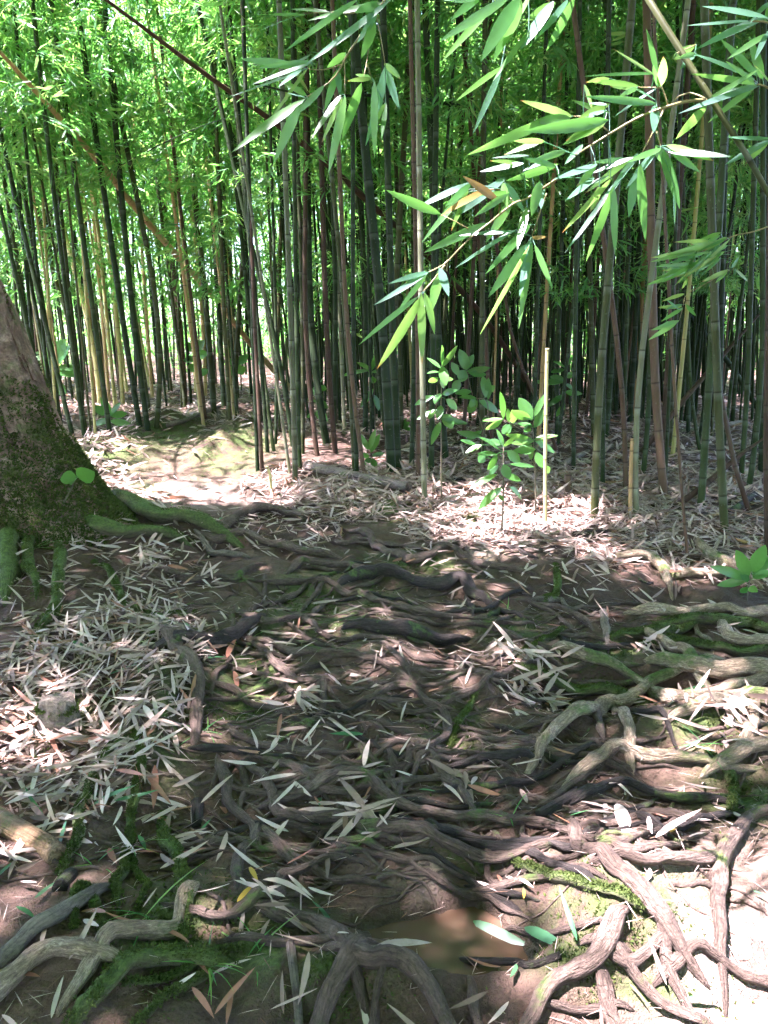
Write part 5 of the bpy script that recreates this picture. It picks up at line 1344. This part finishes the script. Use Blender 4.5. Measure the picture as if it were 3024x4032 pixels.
plant('seedling', 'A', (1160, 1740), ['1160,1740 1160,1640 1155,1600'], [(1150, 1600, 1190, 1438, 42), (1160, 1622, 1237, 1468, 40), (1140, 1602, 1088, 1478, 36), (1170, 1642, 1275, 1638, 40), (1150, 1652, 1075, 1640, 36), (1160, 1662, 1115, 1725, 42), (1170, 1662, 1212, 1775, 42)],
      'green seedling behind the fallen grey log', 'seedling', .005, 0, grp=SG)
plant('shrub', 'D', (165, 640), ['165,640 200,560 232,480', '200,560 150,500'], [(235, 470, 262, 368, 52), (240, 480, 302, 398, 44), (240, 492, 342, 522, 66), (230, 492, 222, 562, 62), (230, 482, 150, 490, 44), (235, 472, 138, 418, 32), (230, 472, 225, 388, 50), (160, 510, 90, 470, 40), (205, 560, 290, 600, 44), (150, 500, 80, 540, 44)],
      'glossy leaved shrub growing behind the mossy trunk', 'shrub', .008, 0)
plant('seedling', 'D', (255, 1195), ['255,1195 265,1100 310,1010 332,962'], [(330, 965, 258, 972, 52), (332, 960, 416, 945, 60), (330, 968, 300, 990, 30)], 'two leaved seedling on the mossy foot of the tree', 'seedling', .006, 0, grp=SG)
plant('seedling', 'D', (215, 1010), ['215,1010 190,930 175,900'], [(170, 900, 15, 868, 34), (150, 898, 108, 908, 26), (180, 902, 232, 908, 34)], 'drooping green sprig on the mossy trunk', 'seedling', .004, -.1, grp=SG)
plant('sprig', 'D', (845, 640), ['845,640 850,520 845,420', '850,520 1030,480'], [(845, 420, 800, 380, 30), (845, 420, 880, 370, 30), (850, 440, 900, 430, 30), (845, 460, 790, 450, 30), (1030, 480, 970, 450, 30), (1030, 480, 1065, 430, 30), (1030, 480, 1050, 520, 34), (1020, 490, 985, 520, 30), (850, 480, 810, 500, 30), (1030, 480, 1000, 400, 26), (850, 520, 900, 500, 26)],
      'light green leafy sprig above the sunlit bank', 'sapling', .006, 0)
plant('seedling', 'D', (480, 770), ['480,770 475,700 470,660'], [(475, 690, 400, 660, 30), (475, 690, 440, 620, 26), (478, 700, 550, 690, 26), (475, 700, 520, 640, 26), (476, 720, 400, 730, 26), (476, 720, 560, 740, 24)], 'leafy seedling in the moss at the path side', 'seedling', .005, 0, grp=SG)
plant('seedling', 'A', (1420, 1450), ['1420,1450 1425,1400'], [(1425, 1410, 1480, 1370, 36), (1425, 1412, 1510, 1448, 36), (1420, 1420, 1440, 1340, 30), (1420, 1420, 1380, 1400, 30)], 'bright seedling at the light foot culm', 'seedling', .004, 0, grp=SG)
plant('seedling', 'A', (715, 1480), ['715,1480 720,1250 735,1080'], [(735, 1080, 660, 1110, 40), (735, 1080, 800, 1110, 44), (730, 1090, 700, 1150, 50), (735, 1085, 770, 1010, 40), (725, 1200, 800, 1250, 50), (722, 1210, 650, 1180, 36), (718, 1280, 800, 1360, 60), (720, 1300, 640, 1330, 40)], 'shaded seedling between the dark culms behind the log', 'seedling', .005, 0, grp=SG)
plant('seedling', 'A', (1200, 1480), ['1200,1480 1190,1150 1170,950'], [(1170, 950, 1050, 880, 40), (1170, 950, 1200, 820, 40), (1170, 960, 1230, 960, 40), (1170, 960, 1100, 1000, 50), (1175, 1000, 1190, 1060, 44), (1165, 950, 910, 970, 44), (1190, 1150, 1225, 1280, 62), (1185, 1100, 1070, 1250, 44)], 'dark sapling beside the thickest culm', 'seedling', .005, 0, grp=SG)

# ------------------------------------------------------------------ hanging bamboo sprays close to the camera
def spray(name, lab, Y, culm_txt, twigs, lv, culm_w=None, cat='bamboo branch'):
    """culm_txt: (crop, pixels) of the carrying cane or None; twigs: [(crop, pixels, width)]; lv: [(crop, x0,y0,x1,y1,w,kind)]"""
    first = culm_txt or twigs[0]
    root = at_depth(*pts(first[0], first[1])[0], Y)
    e = empty(name, root); tag(e, lab, cat)
    allp = []; own = []; prt = []
    if culm_txt:
        P = np.array([at_depth(x, y, Y) for x, y in pts(*culm_txt)]); Q, s = resample(P, .03); L_ = s[-1]
        pf = lambda h: np.array([np.interp(np.clip(h, 0, L_), s, Q[:, i]) for i in range(3)])
        V, F, A = culm(None, pf, L_, culm_w, False, 12, False)
        prt.append(mk('cane', V, F, M_culm['olive'], parent=e, attrs=A, loc=root)); prt[-1].location = (0, 0, 0); allp.append(Q); own += [0] * len(Q)
    for crop, txt, w in twigs:
        P = np.array([at_depth(x, y, Y + random.uniform(-.03, .03)) for x, y in pts(crop, txt)])
        Q, s = resample(P, .02); allp.append(Q); own += [len(prt)] * len(Q)
        V, F = tube(Q, w * (1 - .5 * s / s[-1]), 6, .05, 1)
        prt.append(mk('twig', V, F, M_twig, parent=e, loc=root)); prt[-1].location = (0, 0, 0)
    TT = np.vstack(allp)
    rs = random.Random(len(lv))
    for q in list(lv)[::2]:
        crop, x0, y0, x1, y1, w, k = q; an = rs.choice([-1, 1]) * rs.uniform(.25, .6); f = rs.uniform(.55, .85); dx, dy = x1 - x0, y1 - y0
        if k == 'r': continue
        lv.append((crop, x0 + rs.uniform(-25, 25), y0 + rs.uniform(-25, 25), x0 + f * (dx * math.cos(an) - dy * math.sin(an)), y0 + f * (dx * math.sin(an) + dy * math.cos(an)), w * .85, rs.choice('gbdgby')))
    for crop, x0, y0, x1, y1, w, k in lv:
        c = cp(crop, x0, y0)
        ni = np.argmin(np.abs(project(TT)[0] - c[0]) + np.abs(project(TT)[1] - c[1])); near_ = TT[ni]
        yb = near_[1] + random.uniform(-.05, .05)
        b = at_depth(*c, yb); t = at_depth(*cp(crop, x1, y1), yb + random.uniform(-.07, .05))
        d = t - b; L_ = float(np.linalg.norm(d)); wd = w * CROP[crop][2] / FPX * yb * .86
        up = {'g': -.05, 'b': .75, 'y': .25, 'd': .2, 'r': .2}[k]
        N = nrm(np.array([random.gauss(0, .25), -.9, up + random.gauss(0, .18)]))
        rv = {'g': random.uniform(.3, .7), 'b': random.uniform(.0, .18), 'y': random.uniform(.8, .97), 'd': random.uniform(.24, .36), 'r': random.random()}[k]
        V, F, A = leaves([b], [d], [N], L_, wd, random.uniform(-.03, .10), rv, ST7, .06, random.uniform(-.06, .06))
        sv, sf = tube(np.array([near_, (near_ * .5 + b * .5), b + d * .04]), .0009, 4, cap=False)
        n0 = len(V); F = [list(map(int, f)) for f in F] + [[i + n0 for i in f] for f in sf]
        A = {q: np.r_[v, np.zeros(len(sv))] for q, v in A.items()}
        mk('leaf', np.vstack([V, sv]), F, M_leaf_brown if k == 'r' else M_leaf_near, parent=prt[own[ni]], attrs=A, loc=root).location = (0, 0, 0)
spray('bamboo_branch', 'slanting olive bamboo cane with long hanging leaf sprays close by', 1.75, ('F3', '500,-130 570,0 700,170 830,400 960,640 1130,910 1300,1150 1450,1370 1659,1741 1800,1990'),
 [('F3', '1130,910 1000,905 900,920 760,960 560,1030 380,1120 0,1350 -80,1400', .0038), ('F3', '760,960 730,870 700,780', .002), ('F3', '1090,890 960,835 850,870 780,930', .002), ('F3', '720,985 620,1200 500,1420', .002), ('F3', '650,1180 690,1320', .0018),
  ('F4', '1659,0 1400,170 1290,210 1080,380 980,450 860,570 730,700 600,770', .0026), ('F4', '730,715 640,830 550,930', .002), ('F4', '1560,130 1500,300 1440,480', .0018), ('F4', '1290,205 1220,100', .0015), ('F4', '980,450 800,350 700,300', .0014),
  ('F3', '1720,830 1640,780 1560,755', .003), ('F3', '1740,260 1659,200 1500,190', .003), ('F2', '1660,1080 1500,960 1360,950', .0018), ('F3', '700,790 520,790 480,780', .0015), ('F3', '840,480 1010,400', .0015), ('F3', '1740,1200 1659,1255', .002)],
 [('F2', 1350, 950, 930, 820, 92, 'y'), ('F2', 1290, 930, 490, 1270, 88, 'g'), ('F2', 1650, 980, 970, 1110, 110, 'd'), ('F2', 1580, 1000, 1280, 1200, 62, 'g'), ('F2', 1120, 1150, 790, 1250, 62, 'y'), ('F2', 1150, 1320, 950, 1380, 50, 'b'), ('F2', 960, 1330, 600, 1400, 64, 'b'),
  ('F2', 1450, 690, 1540, 905, 64, 'y'), ('F2', 1640, 900, 1290, 1000, 54, 'b'), ('F2', 1660, 640, 1470, 650, 44, 'y'), ('F2', 1560, 1340, 1205, 1480, 74, 'b'), ('F2', 1440, 1180, 1300, 1340, 54, 'b'), ('F2', 1660, 850, 1400, 940, 60, 'y'), ('F2', 1000, 1270, 700, 1280, 40, 'b'), ('F2', 1240, 1340, 820, 1500, 70, 'g'), ('F2', 1300, 1230, 1000, 1330, 60, 'g'),
  ('F3', 1659, 150, 1000, 400, 92, 'b'), ('F3', 1500, 185, 930, 240, 62, 'b'), ('F3', 1700, 0, 1475, 172, 64, 'b'), ('F3', 800, 530, 1010, 400, 92, 'y'), ('F3', 690, 780, 720, 520, 112, 'y'), ('F3', 655, 690, 590, 240, 60, 'g'), ('F3', 655, 665, 0, 652, 34, 'd'), ('F3', 490, 775, 40, 712, 62, 'y'), ('F3', 480, 795, 235, 765, 62, 'y'),
  ('F3', 650, 800, 260, 1040, 62, 'b'), ('F3', 655, 935, 15, 880, 74, 'd'), ('F3', 645, 950, 622, 1178, 96, 'b'), ('F3', 1560, 755, 985, 655, 58, 'g'), ('F3', 1560, 765, 1095, 862, 58, 'b'), ('F3', 1580, 775, 850, 985, 72, 'b'), ('F3', 1105, 950, 828, 1265, 90, 'g'), ('F3', 1540, 715, 985, 438, 86, 'b'), ('F3', 1612, 715, 1488, 345, 92, 'g'),
  ('F3', 1010, 470, 860, 622, 58, 'b'), ('F3', 690, 1330, 880, 1860, 118, 'g'), ('F3', 680, 1320, 375, 1705, 92, 'b'), ('F3', 745, 1310, 1175, 1442, 86, 'y'), ('F3', 760, 1370, 1345, 1402, 84, 'b'), ('F3', 650, 1310, 692, 1455, 86, 'd'), ('F3', 1680, 1260, 1278, 1492, 74, 'b'), ('F3', 1690, 1230, 1458, 1482, 64, 'y'),
  ('F3', 430, 1420, 5, 1745, 64, 'y'), ('F3', 485, 1380, 215, 1760, 56, 'b'), ('F3', 500, 1480, 540, 2190, 118, 'd'), ('F3', 440, 1420, 60, 1560, 60, 'b'), ('F5', 560, 0, 210, 380, 46, 'y'), ('F5', 590, 20, 240, 540, 42, 'b'), ('F5', 570, 60, 375, 590, 72, 'g'), ('F5', 470, 60, 415, 240, 56, 'y'), ('F5', 430, 0, 240, 165, 56, 'b'), ('F5', 1000, 60, 990, 330, 40, 'g'),
  ('F3', 1659, 300, 1300, 520, 60, 'g'), ('F3', 1140, 880, 1600, 640, 50, 'g'), ('F3', 1700, 790, 1560, 560, 50, 'y'),
  ('F4', 690, 295, 240, 118, 84, 'g'), ('F4', 930, 40, 498, 245, 72, 'b'), ('F4', 1225, 0, 765, 342, 84, 'b'), ('F4', 1165, 185, 875, -10, 78, 'r'), ('F4', 1085, 90, 690, 272, 62, 'r'), ('F4', 905, 100, 538, 515, 58, 'd'), ('F4', 1085, 370, 548, 592, 84, 'd'), ('F4', 1215, 40, 1405, 275, 80, 'b'), ('F4', 1285, 170, 1068, 525, 80, 'g'),
  ('F4', 1505, 30, 1428, 315, 95, 'g'), ('F4', 1405, 240, 1308, 560, 74, 'g'), ('F4', 1315, 420, 798, 722, 54, 'b'), ('F4', 1435, 370, 1065, 785, 74, 'g'), ('F4', 1415, 530, 1078, 975, 100, 'g'), ('F4', 1420, 550, 1022, 1285, 66, 'g'), ('F4', 1442, 530, 1325, 1225, 66, 'g'), ('F4', 595, 770, 268, 842, 48, 'b'), ('F4', 585, 775, 158, 1062, 58, 'b'),
  ('F4', 515, 970, 0, 1335, 50, 'g'), ('F4', 545, 960, 198, 1580, 90, 'y'), ('F4', 562, 940, 668, 1272, 76, 'g'), ('F4', 705, 730, 588, 1135, 90, 'g'), ('F4', 1430, 490, 1562, 490, 38, 'r'), ('F4', 1250, 130, 960, 300, 60, 'g')], .0062)
spray('bamboo_branch', 'hanging bamboo leaf spray with pale blue sheen coming down from above', 1.9, None,
 [('F1', '1330,-120 1240,60 1120,230 1000,400 940,500 890,600 800,690 640,790', .0030), ('F1', '945,500 950,640 950,780', .0015), ('F1', '1160,180 1130,500 1085,680', .0015), ('F1', '1200,100 1250,350 1280,530', .0015), ('F1', '1130,520 1170,640', .0012), ('F1', '940,520 780,570 640,560', .0014), ('F1', '1240,60 1000,110 830,100 600,110', .0014)],
 [('F1', 1320, 0, 640, 560, 66, 'b'), ('F1', 1060, -10, 440, 412, 54, 'g'), ('F1', 690, 510, 175, 695, 54, 'b'), ('F1', 570, 545, 95, 468, 74, 'g'), ('F1', 640, 785, 405, 628, 54, 'g'), ('F1', 620, 810, 15, 1215, 92, 'g'), ('F1', 590, 850, 348, 1310, 92, 'g'), ('F1', 780, 700, 555, 955, 64, 'd'), ('F1', 890, 570, 788, 885, 66, 'g'),
  ('F1', 930, 760, 668, 1115, 66, 'g'), ('F1', 952, 790, 828, 1408, 82, 'g'), ('F1', 1087, 680, 918, 1138, 82, 'g'), ('F1', 1282, 540, 1168, 1185, 80, 'b'), ('F1', 1192, 660, 1190, 1278, 70, 'g'), ('F1', 1167, 640, 978, 662, 46, 'y'), ('F1', 1272, 520, 1412, 634, 56, 'y'), ('F1', 1282, 830, 1258, 1145, 46, 'g'), ('F1', 820, 100, 505, 45, 50, 'd'), ('F1', 630, 118, 235, 212, 34, 'b'),
  ('F1', 1195, 180, 1088, 475, 82, 'g'), ('F1', 1245, 20, 1025, 112, 96, 'd'), ('F1', 960, 430, 800, 560, 60, 'g'), ('F1', 640, 560, 0, 815, 40, 'b'), ('F1', 1210, 120, 1050, 340, 60, 'b'), ('F1', 600, 570, 400, 680, 44, 'b')])
spray('bamboo_branch', 'broad dark bamboo leaves hanging from a twig out of view above', 1.6, None,
 [('F2', '1300,-160 1100,-60 900,-40 700,-60', .003), ('F2', '1300,-150 1330,-40 1340,10', .002), ('F2', '1100,-60 1190,40', .002), ('F2', '900,-40 860,30', .002)],
 [('F2', 840, -20, 265, 322, 86, 'g'), ('F2', 720, 30, 285, 485, 64, 'g'), ('F2', 925, -20, 588, 475, 125, 'd'), ('F2', 900, 20, 738, 475, 104, 'g'), ('F2', 1200, 10, 925, 425, 100, 'b'), ('F2', 1010, 250, 700, 640, 48, 'd'), ('F2', 780, 560, 548, 1085, 58, 'b'), ('F2', 1325, -10, 1075, 335, 54, 'b'), ('F2', 1015, -20, 870, 150, 60, 'y'), ('F2', 1375, -20, 1158, 425, 76, 'g'), ('F2', 620, -40, 360, 130, 70, 'd')])
sp = []
for k in range(34):
    x0 = random.uniform(1080, 1420); y0 = 400 + (1420 - x0) * .45 + random.uniform(-40, 140)
    ln = random.uniform(180, 330); an = random.uniform(2.55, 3.0) if k % 4 else random.uniform(2.0, 3.3)
    sp.append(('F5', x0, y0, x0 + math.cos(an) * ln, y0 + math.sin(an) * ln * .9, random.uniform(24, 40), random.choice('ggybdd')))
sp += [('F5', 1380, 650, 1190, 742, 36, 'y'), ('F5', 1430, 650, 1522, 732, 40, 'y'), ('F5', 1090, 710, 1050, 790, 30, 'y'), ('F5', 1070, 820, 905, 865, 30, 'y'), ('F5', 1050, 910, 885, 915, 34, 'y'), ('F5', 1080, 895, 1150, 985, 30, 'g'), ('F5', 1060, 920, 900, 1010, 34, 'g'), ('F5', 1030, 1010, 835, 1085, 40, 'g'), ('F5', 1010, 1030, 810, 1140, 40, 'g'), ('F5', 1400, 640, 1460, 560, 30, 'g')]
spray('bamboo_branch', 'fan of narrow leaves on a twig beside the thick olive culm', 3.9, None,
 [('F5', '1700,330 1560,380 1420,410 1300,470 1180,530 1080,600', .004), ('F5', '1420,410 1400,560 1390,650', .002), ('F5', '1390,650 1200,760 1080,830 1060,910 1030,1010', .002)], sp)
